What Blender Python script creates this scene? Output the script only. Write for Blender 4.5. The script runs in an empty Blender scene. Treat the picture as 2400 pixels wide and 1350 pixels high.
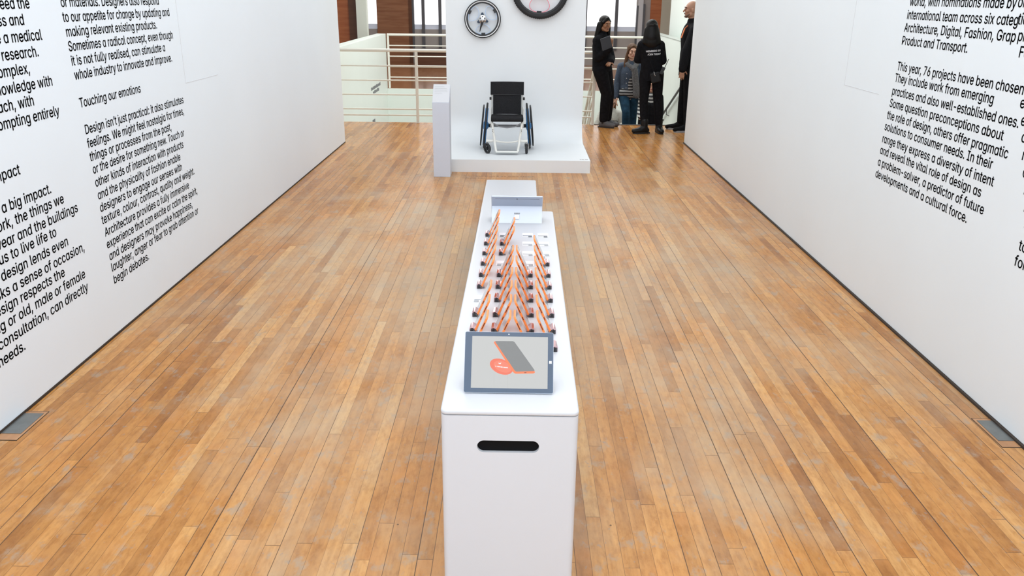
import bpy, bmesh, math, random, os
from math import sin, cos, pi, radians
from mathutils import Vector, Matrix, Euler
from mathutils.bvhtree import BVHTree

random.seed(7)
SC = bpy.context.scene
COL = SC.collection

# ------------------------------------------------------------------ camera
H_CAM = 2.0
FPX = 1893.71
cam_d = bpy.data.cameras.new('camera')
cam_d.sensor_width = 36.0
cam_d.lens = 36.0 * FPX / 2400.0
cam_d.clip_end = 200
cam = bpy.data.objects.new('camera', cam_d)
COL.objects.link(cam)
_p, _y, _r = 0.3473782, -0.0045426, -0.01087327
_f = Vector((sin(_y) * cos(_p), cos(_y) * cos(_p), -sin(_p)))
_rt = Vector((cos(_y), -sin(_y), 0))
_dn = _f.cross(_rt)
_r2 = cos(_r) * _rt + sin(_r) * _dn
_d2 = -sin(_r) * _rt + cos(_r) * _dn
cam.matrix_world = Matrix(((_r2.x, -_d2.x, -_f.x, 0), (_r2.y, -_d2.y, -_f.y, 0), (_r2.z, -_d2.z, -_f.z, H_CAM), (0, 0, 0, 1)))
SC.camera = cam

# ------------------------------------------------------------------ view, world, lights
SC.view_settings.view_transform = 'Standard'
SC.view_settings.look = 'None'
SC.view_settings.gamma = 1.0
SC.view_settings.use_curve_mapping = False
SC.view_settings.exposure = 0.0
SC.cycles.use_denoising = True
SC.cycles.max_bounces = 8
SC.cycles.sample_clamp_indirect = 6.0

world = bpy.data.worlds.new('world')
SC.world = world
world.use_nodes = True
bg = world.node_tree.nodes['Background']
bg.inputs[0].default_value = (0.86, 0.96, 1.05, 1)
bg.inputs[1].default_value = 2.4


def area(name, loc, sx, sy, watts, color=(1, 1, 1), rot=(0, 0, 0)):
    l = bpy.data.lights.new(name, 'AREA')
    l.shape = 'RECTANGLE'
    l.size, l.size_y = sx, sy
    l.energy = watts
    l.color = color
    o = bpy.data.objects.new(name, l)
    o.location = loc
    o.rotation_euler = rot
    COL.objects.link(o)
    return o


area('ceiling_light_gallery', (0, 4.6, 4.1), 4.3, 12.0, 252, (0.955, 0.99, 1.015))
area('fill_light_stairwell', (0, 15.6, 4.1), 5.6, 5.6, 345, (0.985, 1.0, 0.99))  # unseen fill, added to brighten the stairwell
area('fill_light_landing', (0, 22.3, 4.1), 8.0, 4.5, 150, (1.0, 0.97, 0.92))  # unseen fill, added to light the far landing

# ------------------------------------------------------------------ materials
MATS = {}


def mat(name, rgb, rough=0.5, metal=0.0, spec=0.5, emit=None, emit_s=1.0, noise=0.0, nscale=8.0, coat=0.0, ior=None):
    if name in MATS:
        return MATS[name]
    m = bpy.data.materials.new(name)
    m.use_nodes = True
    nt = m.node_tree
    b = nt.nodes['Principled BSDF']
    b.inputs['Base Color'].default_value = (*rgb, 1)
    b.inputs['Roughness'].default_value = rough
    b.inputs['Metallic'].default_value = metal
    b.inputs['Specular IOR Level'].default_value = spec
    b.inputs['Coat Weight'].default_value = coat
    if ior:
        b.inputs['IOR'].default_value = ior
    if emit:
        b.inputs['Emission Color'].default_value = (*emit, 1)
        b.inputs['Emission Strength'].default_value = emit_s
    if noise:
        tc = nt.nodes.new('ShaderNodeTexCoord')
        n = nt.nodes.new('ShaderNodeTexNoise')
        n.inputs['Scale'].default_value = nscale
        n.inputs['Detail'].default_value = 5
        r = nt.nodes.new('ShaderNodeValToRGB')
        k = noise
        r.color_ramp.elements[0].position = 0.3
        r.color_ramp.elements[1].position = 0.7
        r.color_ramp.elements[0].color = (*[max(0, c * (1 - k)) for c in rgb], 1)
        r.color_ramp.elements[1].color = (*[min(1, c * (1 + k)) for c in rgb], 1)
        nt.links.new(tc.outputs['Object'], n.inputs['Vector'])
        nt.links.new(n.outputs['Fac'], r.inputs['Fac'])
        nt.links.new(r.outputs['Color'], b.inputs['Base Color'])
    MATS[name] = m
    return m


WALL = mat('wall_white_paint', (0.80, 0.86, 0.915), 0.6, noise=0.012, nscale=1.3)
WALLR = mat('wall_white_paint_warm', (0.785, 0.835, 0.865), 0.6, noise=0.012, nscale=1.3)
GREENWHITE = mat('white_paint_green_daylight', (0.80, 0.872, 0.822), 0.45, noise=0.01, nscale=2)  # green tint of daylight through glass is put into this white
LAQ = mat('white_lacquer', (0.60, 0.604, 0.628), 0.35, noise=0.006, nscale=3)
LAQG = mat('white_lacquer_cool', (0.62, 0.66, 0.75), 0.4)
STANDW = mat('stand_white_paint', (0.80, 0.83, 0.85), 0.5, noise=0.01, nscale=2)
BLACK = mat('black_plastic', (0.012, 0.012, 0.014), 0.4)
RUBBER = mat('black_rubber', (0.014, 0.014, 0.016), 0.6)
VINYL = mat('black_vinyl_lettering', (0.012, 0.013, 0.016), 0.45)
GREYINK = mat('grey_ink', (0.33, 0.33, 0.34), 0.6)
ORANGE = mat('orange_shell', (0.98, 0.26, 0.055), 0.35, noise=0.03, nscale=40)
GLASS = mat('phone_glass', (0.40, 0.40, 0.41), 0.06, ior=2.2, coat=0.0)
DARKBRN = mat('dark_slot', (0.10, 0.02, 0.01), 0.4)
CHROME = mat('chrome_orange_reflection', (0.74, 0.50, 0.53), 0.15, metal=1.0)  # pink in the base colour stands in for the reflected orange phones
STEEL = mat('brushed_steel', (0.62, 0.62, 0.63), 0.25, metal=1.0)
CREAM = mat('cream_enamel', (0.83, 0.82, 0.74), 0.4)
WCWHITE = mat('white_frame_enamel', (0.80, 0.80, 0.76), 0.3)
BLUE = mat('blue_spring', (0.02, 0.17, 0.42), 0.35)
PALEBLUE = mat('pale_blue_loop', (0.45, 0.60, 0.85), 0.4)
PINK = mat('pink_loop', (0.80, 0.16, 0.22), 0.4)
DARKRAIL = mat('dark_handrail', (0.055, 0.055, 0.06), 0.35)
FABRIC = mat('black_cloth', (0.010, 0.010, 0.012), 0.85, spec=0.12, noise=0.3, nscale=60)
CANVAS = mat('black_canvas', (0.012, 0.012, 0.014), 0.7, spec=0.2, noise=0.35, nscale=90)
BLACKCOTTON = mat('black_cotton', (0.008, 0.008, 0.010), 0.9, spec=0.1, noise=0.3, nscale=30)
LEATHER = mat('black_leather', (0.008, 0.008, 0.009), 0.4, spec=0.25)
GREYSUEDE = mat('grey_suede', (0.10, 0.095, 0.10), 0.8, noise=0.15, nscale=40)
GREYPLASTIC = mat('grey_plastic', (0.30, 0.31, 0.33), 0.4)
MIDGREY = mat('mid_grey_recess', (0.14, 0.15, 0.17), 0.5)
PALEGREY = mat('pale_grey_recess_shade', (0.36, 0.37, 0.39), 0.5)
SHADOWGAP = mat('dark_shadow_gap', (0.035, 0.022, 0.014), 0.7)


def stripe_mat(name, c1, c2, scale, axis='Z', rough=0.8):
    m = bpy.data.materials.new(name)
    m.use_nodes = True
    nt = m.node_tree
    b = nt.nodes['Principled BSDF']
    b.inputs['Roughness'].default_value = rough
    tc = nt.nodes.new('ShaderNodeTexCoord')
    w = nt.nodes.new('ShaderNodeTexWave')
    w.wave_type = 'BANDS'
    w.bands_direction = axis
    w.inputs['Scale'].default_value = scale
    w.inputs['Distortion'].default_value = 1.5
    r = nt.nodes.new('ShaderNodeValToRGB')
    r.color_ramp.elements[0].position = 0.45
    r.color_ramp.elements[1].position = 0.6
    r.color_ramp.elements[0].color = (*c1, 1)
    r.color_ramp.elements[1].color = (*c2, 1)
    nt.links.new(tc.outputs['Object'], w.inputs['Vector'])
    nt.links.new(w.outputs['Fac'], r.inputs['Fac'])
    nt.links.new(r.outputs['Color'], b.inputs['Base Color'])
    return m


def wood_panel_mat(name, c1, c2, rough=0.4, sc=(1.0, 1.0, 9.0)):
    m = bpy.data.materials.new(name)
    m.use_nodes = True
    nt = m.node_tree
    b = nt.nodes['Principled BSDF']
    b.inputs['Roughness'].default_value = rough
    tc = nt.nodes.new('ShaderNodeTexCoord')
    mp = nt.nodes.new('ShaderNodeMapping')
    mp.inputs['Scale'].default_value = sc
    n = nt.nodes.new('ShaderNodeTexNoise')
    n.inputs['Scale'].default_value = 1.6
    n.inputs['Detail'].default_value = 6
    r = nt.nodes.new('ShaderNodeValToRGB')
    r.color_ramp.elements[0].position = 0.35
    r.color_ramp.elements[1].position = 0.68
    r.color_ramp.elements[0].color = (*c1, 1)
    r.color_ramp.elements[1].color = (*c2, 1)
    nt.links.new(tc.outputs['Object'], mp.inputs['Vector'])
    nt.links.new(mp.outputs['Vector'], n.inputs['Vector'])
    nt.links.new(n.outputs['Fac'], r.inputs['Fac'])
    nt.links.new(r.outputs['Color'], b.inputs['Base Color'])
    return m


BROWNPANEL = wood_panel_mat('brown_timber_panel', (0.26, 0.105, 0.048), (0.36, 0.165, 0.08))
ORANGEPANEL = wood_panel_mat('orange_timber_panel', (0.36, 0.10, 0.028), (0.46, 0.15, 0.05))
DARKPANEL = wood_panel_mat('dark_timber_panel', (0.10, 0.035, 0.012), (0.13, 0.048, 0.018))


def floor_mat(name, w=0.0595, blen=1.25):
    m = bpy.data.materials.new(name)
    m.use_nodes = True
    nt = m.node_tree
    N, L = nt.nodes, nt.links
    b = N['Principled BSDF']
    geo = N.new('ShaderNodeNewGeometry')
    sep = N.new('ShaderNodeSeparateXYZ')
    L.new(geo.outputs['Position'], sep.inputs[0])

    def M(op, a, bb=None, c=None, clamp=False):
        n = N.new('ShaderNodeMath')
        n.operation = op
        n.use_clamp = clamp
        for i, v in enumerate((a, bb, c)):
            if v is None:
                continue
            if isinstance(v, (int, float)):
                n.inputs[i].default_value = v
            else:
                L.new(v, n.inputs[i])
        return n.outputs[0]

    def WN(a, bb=None):
        n = N.new('ShaderNodeTexWhiteNoise')
        if bb is None:
            n.noise_dimensions = '1D'
            L.new(a, n.inputs['W'])
        else:
            n.noise_dimensions = '2D'
            cb = N.new('ShaderNodeCombineXYZ')
            L.new(a, cb.inputs[0])
            L.new(bb, cb.inputs[1])
            L.new(cb.outputs[0], n.inputs['Vector'])
        return n.outputs['Value']

    def ramp(fac, stops, interp='LINEAR'):
        r = N.new('ShaderNodeValToRGB')
        r.color_ramp.interpolation = interp
        e = r.color_ramp.elements
        while len(e) < len(stops):
            e.new(0.5)
        for i, (p, c) in enumerate(stops):
            e[i].position = p
            e[i].color = (*c, 1) if len(c) == 3 else c
        L.new(fac, r.inputs['Fac'])
        return r.outputs['Color']

    def mix(f, a, bb, blend='MIX'):
        n = N.new('ShaderNodeMix')
        n.data_type = 'RGBA'
        n.blend_type = blend
        for s, v in ((0, f), (6, a), (7, bb)):
            if isinstance(v, (int, float)):
                n.inputs[s].default_value = v
            elif isinstance(v, tuple):
                n.inputs[s].default_value = (*v, 1)
            else:
                L.new(v, n.inputs[s])
        return n.outputs[2]

    def noise(vec, scale, detail=4, rough=0.5):
        n = N.new('ShaderNodeTexNoise')
        n.inputs['Scale'].default_value = scale
        n.inputs['Detail'].default_value = detail
        n.inputs['Roughness'].default_value = rough
        L.new(vec, n.inputs['Vector'])
        return n.outputs['Fac']

    def comb(x, y, z=0.0):
        n = N.new('ShaderNodeCombineXYZ')
        for i, v in enumerate((x, y, z)):
            if isinstance(v, (int, float)):
                n.inputs[i].default_value = v
            else:
                L.new(v, n.inputs[i])
        return n.outputs[0]

    X, Y = sep.outputs[0], sep.outputs[1]
    xs = M('ADD', M('DIVIDE', X, w), 200.0)
    colid = M('FLOOR', xs)
    fx = M('FRACT', xs)
    rc = WN(colid)
    lenv = M('MULTIPLY_ADD', WN(M('ADD', colid, 77.3)), 0.5, blen - 0.25)
    ys = M('ADD', M('DIVIDE', Y, lenv), M('MULTIPLY', rc, 13.0))
    row = M('FLOOR', ys)
    fy = M('MULTIPLY', M('FRACT', ys), lenv)
    rid = WN(colid, row)
    rid2 = WN(M('ADD', colid, 31.7), row)
    base = ramp(rid, [(0.0, (0.345, 0.138, 0.032)), (0.2, (0.46, 0.205, 0.050)), (0.5, (0.53, 0.245, 0.066)),
                      (0.85, (0.575, 0.278, 0.082)), (1.0, (0.64, 0.35, 0.125))])
    # grain
    gv = comb(M('MULTIPLY', X, 60.0), M('MULTIPLY', Y, 3.5), M('MULTIPLY', rid2, 50.0))
    g = noise(gv, 1.0, 6, 0.6)
    g2 = noise(comb(M('MULTIPLY', X, 14.0), M('MULTIPLY', Y, 1.6), M('MULTIPLY', rid, 90.0)), 1.0, 4, 0.55)
    gcol = ramp(g, [(0.3, (0.80, 0.77, 0.73)), (0.7, (1.06, 1.06, 1.06))])
    c = mix(0.75, base, gcol, 'MULTIPLY')
    gcol2 = ramp(g2, [(0.32, (0.82, 0.76, 0.68)), (0.66, (1.07, 1.08, 1.10))])
    c = mix(0.9, c, gcol2, 'MULTIPLY')
    # mottled grain figure
    fg = noise(comb(M('MULTIPLY', X, 42.0), M('MULTIPLY', Y, 16.0), M('MULTIPLY', rid, 40.0)), 1.0, 6, 0.65)
    c = mix(0.85, c, ramp(fg, [(0.36, (0.80, 0.72, 0.60)), (0.52, (1.0, 1.0, 1.0)), (0.70, (1.07, 1.10, 1.14))]), 'MULTIPLY')
    # orange stained blotches
    ob = noise(comb(M('MULTIPLY', X, 3.2), M('MULTIPLY', Y, 2.2), M('MULTIPLY', rid, 3.0)), 1.0, 5, 0.6)
    of = ramp(ob, [(0.50, (0, 0, 0)), (0.66, (0.75, 0.75, 0.75))])
    c = mix(of, c, mix(0.5, c, (0.60, 0.24, 0.055)))
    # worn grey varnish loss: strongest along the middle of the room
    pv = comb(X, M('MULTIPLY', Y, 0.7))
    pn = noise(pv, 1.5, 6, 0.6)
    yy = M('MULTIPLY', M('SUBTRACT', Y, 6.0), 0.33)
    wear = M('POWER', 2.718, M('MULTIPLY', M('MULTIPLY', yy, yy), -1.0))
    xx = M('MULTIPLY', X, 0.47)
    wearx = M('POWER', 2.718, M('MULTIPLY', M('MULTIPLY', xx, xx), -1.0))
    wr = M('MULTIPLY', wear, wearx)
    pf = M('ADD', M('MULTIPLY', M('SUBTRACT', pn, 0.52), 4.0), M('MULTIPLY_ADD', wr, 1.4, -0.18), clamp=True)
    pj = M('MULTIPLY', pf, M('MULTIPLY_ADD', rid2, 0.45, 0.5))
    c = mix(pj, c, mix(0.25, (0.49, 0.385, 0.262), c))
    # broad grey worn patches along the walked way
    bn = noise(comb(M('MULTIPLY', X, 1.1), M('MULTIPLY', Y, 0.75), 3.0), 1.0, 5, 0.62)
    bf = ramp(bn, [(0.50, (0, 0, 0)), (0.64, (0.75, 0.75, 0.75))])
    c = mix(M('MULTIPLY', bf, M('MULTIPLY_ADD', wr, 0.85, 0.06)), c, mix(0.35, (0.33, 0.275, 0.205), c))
    # small scuffs
    sn = noise(comb(M('MULTIPLY', X, 11.0), M('MULTIPLY', Y, 7.0)), 1.0, 7, 0.65)
    sf = ramp(sn, [(0.56, (0, 0, 0)), (0.66, (0.55, 0.55, 0.55))])
    c = mix(sf, c, (0.345, 0.29, 0.225))
    sn2 = noise(comb(M('MULTIPLY', X, 34.0), M('MULTIPLY', Y, 22.0), 4.0), 1.0, 4, 0.6)
    sf2 = ramp(sn2, [(0.635, (0, 0, 0)), (0.69, (0.5, 0.5, 0.5))])
    c = mix(sf2, c, (0.27, 0.235, 0.21))
    # knots / nail holes
    vor = N.new('ShaderNodeTexVoronoi')
    vor.inputs['Scale'].default_value = 3.4
    L.new(comb(X, Y), vor.inputs['Vector'])
    kf = M('LESS_THAN', vor.outputs['Distance'], 0.016)
    c = mix(M('MULTIPLY', kf, 0.8), c, (0.06, 0.035, 0.02))
    # joints
    edge = M('MULTIPLY', M('MINIMUM', fx, M('SUBTRACT', 1.0, fx)), w)
    nid = WN(M('ADD', M('FLOOR', M('ADD', xs, 0.5)), 500.0))
    gw = M('MULTIPLY_ADD', M('POWER', nid, 4.0), 0.0018, 0.0008)
    jl = M('LESS_THAN', edge, gw)
    jd = M('MULTIPLY', jl, M('MULTIPLY_ADD', nid, 0.5, 0.45))
    je = M('MULTIPLY', M('LESS_THAN', fy, 0.0028), M('MULTIPLY_ADD', rid2, 0.4, 0.4))
    jj = M('MAXIMUM', jd, je)
    c = mix(jj, c, (0.075, 0.035, 0.016))
    L.new(c, b.inputs['Base Color'])
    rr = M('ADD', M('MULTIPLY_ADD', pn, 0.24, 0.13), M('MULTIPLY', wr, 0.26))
    L.new(rr, b.inputs['Roughness'])
    b.inputs['Specular IOR Level'].default_value = 0.30
    bp = N.new('ShaderNodeBump')
    bp.inputs['Strength'].default_value = 0.12
    bp.inputs['Distance'].default_value = 0.002
    L.new(M('SUBTRACT', M('MULTIPLY', g2, 0.25), jj), bp.inputs['Height'])
    L.new(bp.outputs['Normal'], b.inputs['Normal'])
    return m


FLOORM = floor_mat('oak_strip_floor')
FARFLOOR = wood_panel_mat('far_timber_floor', (0.27, 0.115, 0.05), (0.38, 0.19, 0.095), rough=0.16, sc=(6.0, 0.8, 1.0))

# ------------------------------------------------------------------ mesh helpers


def bm_new():
    return bmesh.new()


def box(bm, c, s, rot=None):
    r = bmesh.ops.create_cube(bm, size=1.0)
    mtx = Matrix.Translation(c) @ (rot.to_4x4() if rot else Matrix.Identity(4)) @ Matrix.Diagonal((*s, 1))
    bmesh.ops.transform(bm, matrix=mtx, verts=r['verts'])
    return r['verts']


def bx(bm, x0, x1, y0, y1, z0, z1):
    return box(bm, ((x0 + x1) / 2, (y0 + y1) / 2, (z0 + z1) / 2), (abs(x1 - x0), abs(y1 - y0), abs(z1 - z0)))


def frame_of(d):
    d = d.normalized()
    a = Vector((0, 0, 1)) if abs(d.z) < 0.9 else Vector((1, 0, 0))
    u = d.cross(a).normalized()
    return u, d.cross(u).normalized()


def tube(bm, pts, r, seg=10, closed=False, caps=True):
    pts = [Vector(p) for p in pts]
    n = len(pts)
    rings = []
    u = None
    for i, p in enumerate(pts):
        if closed:
            d = pts[(i + 1) % n] - pts[i - 1]
        else:
            d = pts[min(i + 1, n - 1)] - pts[max(i - 1, 0)]
        d.normalize()
        if u is None:
            u, v = frame_of(d)
        else:
            u = (u - d * u.dot(d)).normalized()
            v = d.cross(u)
        rr = r[i] if isinstance(r, (list, tuple)) else r
        rings.append([bm.verts.new(p + rr * (cos(2 * pi * k / seg) * u + sin(2 * pi * k / seg) * v)) for k in range(seg)])
    m = n if closed else n - 1
    for i in range(m):
        a, b = rings[i], rings[(i + 1) % n]
        off = 0
        if closed and i == n - 1:
            off = min(range(seg), key=lambda o: (b[o].co - a[0].co).length)
        for k in range(seg):
            bm.faces.new((a[k], a[(k + 1) % seg], b[(k + 1 + off) % seg], b[(k + off) % seg]))
    if caps and not closed:
        bm.faces.new(rings[0][::-1])
        bm.faces.new(rings[-1])
    return rings


def cyl(bm, p0, p1, r, seg=16, r1=None):
    tube(bm, [p0, p1], [r, r if r1 is None else r1], seg)


def prism(bm, poly, f, t0, t1):
    """poly: 2D list; f(u, v, t) -> 3D"""
    a = [bm.verts.new(f(u, v, t0)) for u, v in poly]
    b = [bm.verts.new(f(u, v, t1)) for u, v in poly]
    n = len(poly)
    bm.faces.new(a[::-1])
    bm.faces.new(b)
    for i in range(n):
        bm.faces.new((a[i], a[(i + 1) % n], b[(i + 1) % n], b[i]))


def torus(bm, c, R, r, axis='Y', seg=64, rs=10, sx=1.0, sz=1.0):
    pts = []
    for k in range(seg):
        a = 2 * pi * k / seg
        if axis == 'Y':
            pts.append((c[0] + R * sx * cos(a), c[1], c[2] + R * sz * sin(a)))
        elif axis == 'X':
            pts.append((c[0], c[1] + R * cos(a), c[2] + R * sin(a)))
        else:
            pts.append((c[0] + R * cos(a), c[1] + R * sin(a), c[2]))
    tube(bm, pts, r, rs, closed=True)


def ring(bm, c, prof, axis='Y', seg=72):
    """lathe of closed profile [(radius, axial)] around axis through c"""
    rows = []
    for k in range(seg):
        a = 2 * pi * k / seg
        row = []
        for R, t in prof:
            if axis == 'Y':
                row.append(bm.verts.new((c[0] + R * cos(a), c[1] + t, c[2] + R * sin(a))))
            else:
                row.append(bm.verts.new((c[0] + t, c[1] + R * cos(a), c[2] + R * sin(a))))
        rows.append(row)
    n = len(prof)
    for k in range(seg):
        a, b = rows[k], rows[(k + 1) % seg]
        for i in range(n):
            bm.faces.new((a[i], a[(i + 1) % n], b[(i + 1) % n], b[i]))


def ellipsoid(bm, c, r, rot=None, seg=20):
    res = bmesh.ops.create_uvsphere(bm, u_segments=seg, v_segments=max(8, seg * 2 // 3), radius=1.0)
    m = Matrix.Translation(c) @ (rot.to_4x4() if rot else Matrix.Identity(4)) @ Matrix.Diagonal((*r, 1))
    bmesh.ops.transform(bm, matrix=m, verts=res['verts'])


def rrect(w, h, r, seg=6):
    pts = []
    for cx, cy, a0 in ((w / 2 - r, h / 2 - r, 0), (-w / 2 + r, h / 2 - r, 90), (-w / 2 + r, -h / 2 + r, 180), (w / 2 - r, -h / 2 + r, 270)):
        for k in range(seg + 1):
            a = radians(a0 + 90 * k / seg)
            pts.append((cx + r * cos(a), cy + r * sin(a)))
    return pts


def mesh_from(bm, name, m, smooth=False, bevel=0.0, bseg=3):
    bmesh.ops.recalc_face_normals(bm, faces=bm.faces)
    if bevel:
        ed = [e for e in bm.edges if len(e.link_faces) == 2 and e.calc_face_angle(0) > radians(40)]
        bmesh.ops.bevel(bm, geom=ed, offset=bevel, segments=bseg, profile=0.5, affect='EDGES')
    me = bpy.data.meshes.new(name)
    bm.to_mesh(me)
    bm.free()
    if m:
        me.materials.append(m)
    if smooth:
        me.shade_smooth() if hasattr(me, 'shade_smooth') else None
        if smooth == 'auto':
            try:
                me.set_sharp_from_angle(angle=radians(38))
            except Exception:
                pass
    return me


def obj(name, bm, m, parent=None, smooth=False, bevel=0.0, bseg=3, loc=None):
    me = bm if isinstance(bm, bpy.types.Mesh) else mesh_from(bm, name, m, smooth, bevel, bseg)
    o = bpy.data.objects.new(name, me)
    COL.objects.link(o)
    if parent:
        o.parent = parent
    if loc:
        o.location = loc
    return o


def tag(o, label, cat, group=None):
    o['label'] = label
    o['category'] = cat
    if group:
        o['group'] = group
    return o


def thing(name, label, cat, loc=(0, 0, 0), rotz=0.0, group=None):
    o = bpy.data.objects.new(name, None)
    o.empty_display_size = 0.1
    COL.objects.link(o)
    o.location = loc
    o.rotation_euler = (0, 0, rotz)
    return tag(o, label, cat, group)


def struct(name, bm, m, parent=None, **k):
    o = obj(name, bm, m, parent, **k)
    if not parent:
        o['kind'] = 'structure'
    return o


def evaluated(o):
    bpy.context.view_layer.update()
    dg = bpy.context.evaluated_depsgraph_get()
    me = bpy.data.meshes.new_from_object(o.evaluated_get(dg), depsgraph=dg)
    return me


# ------------------------------------------------------------------ text
FONT = None
try:
    FONT = bpy.data.fonts.load(os.path.join(bpy.utils.system_resource('DATAFILES'), 'fonts', 'Inter.woff2'))
except Exception:
    FONT = None
TSC = 1.0 if FONT else 0.81


def text_mesh(body, size, bold=0.0, alpha=True, align='LEFT', ext=0.0):
    """filled letter shapes; contours that overlap inside one letter are filled one by one"""
    c = bpy.data.curves.new('txt', 'FONT')
    c.body = body.replace('a', '\u0251') if (alpha and FONT) else body
    if FONT:
        c.font = FONT
    c.size = size * TSC
    c.align_x = align
    o = bpy.data.objects.new('txt', c)
    COL.objects.link(o)
    bpy.context.view_layer.update()
    dg = bpy.context.evaluated_depsgraph_get()
    cu = o.evaluated_get(dg).to_curve(dg)
    loops = []
    for sp in cu.splines:
        P = [(tuple(q.co), tuple(q.handle_left), tuple(q.handle_right), q.handle_left_type, q.handle_right_type) for q in sp.bezier_points]
        n = len(P)
        ar = sum(P[k - 1][0][0] * P[k][0][1] - P[k][0][0] * P[k - 1][0][1] for k in range(n))
        xs, ys = [q[0][0] for q in P], [q[0][1] for q in P]
        loops.append((ar, (min(xs), max(xs), min(ys), max(ys)), P))
    bpy.data.objects.remove(o)
    bpy.data.curves.remove(c)
    if not loops:
        return bpy.data.meshes.new('txt')
    osign = max(loops, key=lambda q: abs(q[0]))[0]
    groups = [[q] for q in loops if q[0] * osign > 0]
    for q in loops:
        if q[0] * osign > 0:
            continue
        h = q[1]
        for g in groups:
            w = g[0][1]
            if w[0] <= h[0] and w[1] >= h[1] and w[2] <= h[2] and w[3] >= h[3]:
                g.append(q)
                break
        else:
            for g in groups:
                w = g[0][1]
                if w[0] < h[1] and w[1] > h[0] and w[2] < h[3] and w[3] > h[2]:
                    g.append(q)
                    break
    layers = []
    for g in groups:
        w = g[0][1]
        for L in layers:
            if all(w[0] >= u[0][1][1] or w[1] <= u[0][1][0] or w[2] >= u[0][1][3] or w[3] <= u[0][1][2] for u in L):
                L.append(g)
                break
        else:
            layers.append([g])
    bm = bm_new()
    for L in layers:
        c = bpy.data.curves.new('txt', 'CURVE')
        c.dimensions = '2D'
        c.fill_mode = 'BOTH'
        c.resolution_u = 3
        for g in L:
            for _, _, P in g:
                sp = c.splines.new('BEZIER')
                sp.bezier_points.add(len(P) - 1)
                for q, (co, hl, hr_, tl, tr) in zip(sp.bezier_points, P):
                    q.handle_left_type, q.handle_right_type = tl, tr
                    q.co, q.handle_left, q.handle_right = co, hl, hr_
                sp.use_cyclic_u = True
                sp.resolution_u = 3
        o = bpy.data.objects.new('txt', c)
        COL.objects.link(o)
        me = evaluated(o)
        bm.from_mesh(me)
        bpy.data.meshes.remove(me)
        bpy.data.objects.remove(o)
        bpy.data.curves.remove(c)
    me = bpy.data.meshes.new('txt')
    bm.to_mesh(me)
    bm.free()
    return me


def lettering(name, lines, fn, m, bold=0.008, alpha=True, parent=None):
    """lines: (text, size, xscale, frame matrix) joined to one mesh"""
    bm = bm_new()
    for body, size, mtx in lines:
        me = text_mesh(body, size, 0.0, alpha)
        for dx, dy in ((0, 0), (bold, 0), (-bold, 0), (0, bold), (0, -bold)):      # slightly heavier weight
            m2 = me.copy()
            m2.transform(mtx @ Matrix.Translation((dx * size, dy * size, 0)))
            bm.from_mesh(m2)
            bpy.data.meshes.remove(m2)
        bpy.data.meshes.remove(me)
    me = bpy.data.meshes.new(name)
    bm.to_mesh(me)
    bm.free()
    me.materials.append(m)
    o = bpy.data.objects.new(name, me)
    COL.objects.link(o)
    if parent:
        o.parent = parent
    return o

# ------------------------------------------------------------------ room shell
XL, XR = -2.46, 2.43
YE = 13.55           # edge of the gallery floor at the stairwell
YF = 18.7            # far edge of the stairwell
YB = 25.85           # back wall
SXL, SXR = -2.95, 2.93

b = bm_new()
bx(b, -7, 7, -1.8, YE, -0.3, 0)
bx(b, -7, SXL - 0.2, YE, YF, -0.3, 0)
bx(b, SXR + 0.17, 7, YE, YF, -0.3, 0)
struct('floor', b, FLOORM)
b = bm_new()
bx(b, -7, 7, YF, YB, -0.3, 0)
struct('floor', b, FARFLOOR)
b = bm_new()
bx(b, -7, 7, YE - 3, YF + 1, -3.9, -3.6)
struct('floor', b, FARFLOOR)
b = bm_new()
bx(b, -7, 7, -1.8, YB + 0.2, 4.25, 4.45)
struct('ceiling', b, WALL)

b = bm_new()
bx(b, XL - 0.16, XL, -1.8, 11.56, 0.012, 4.25)
struct('wall_left', b, WALL, bevel=0.003)
b = bm_new()
bx(b, XR, XR + 0.16, -1.8, 11.82, 0.012, 4.25)
struct('wall_right', b, WALLR, bevel=0.003)
b = bm_new()
bx(b, XL - 0.16, XL + 0.004, -1.8, 11.56, 0.0, 0.012)  # added dark strip: shaded line at the foot of the wall
struct('wall_foot_shade_left', b, SHADOWGAP)
b = bm_new()
bx(b, XR - 0.013, XR + 0.16, -1.8, 11.82, 0.0, 0.012)  # added dark strip, same painted shade line on this side
struct('wall_foot_shade_right', b, SHADOWGAP)

# faint panel joints in the two gallery walls
JOINT = mat('panel_joint', (0.66, 0.67, 0.69), 0.6)
k = 0
for X, s, y0, y1, z in ((XL, 1, 6.12, 6.80, 1.365), (XR, -1, 6.19, 5.58, 1.40)):
    b = bm_new()
    bx(b, X, X + s * 0.0012, y0 - 0.0018, y0 + 0.0018, z, 3.2)
    bx(b, X, X + s * 0.0012, min(y0, y1), max(y0, y1), z - 0.0018, z + 0.0018)
    k += 1
    struct('trim_%d' % k, b, JOINT)

# outer shell of the building
b = bm_new()
bx(b, -7.2, -7, -1.8, YB, -3.9, 4.25)
struct('wall_outer_left', b, WALL)
b = bm_new()
bx(b, 7, 7.2, -1.8, YB, -3.9, 4.25)
struct('wall_outer_right', b, WALL)

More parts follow.
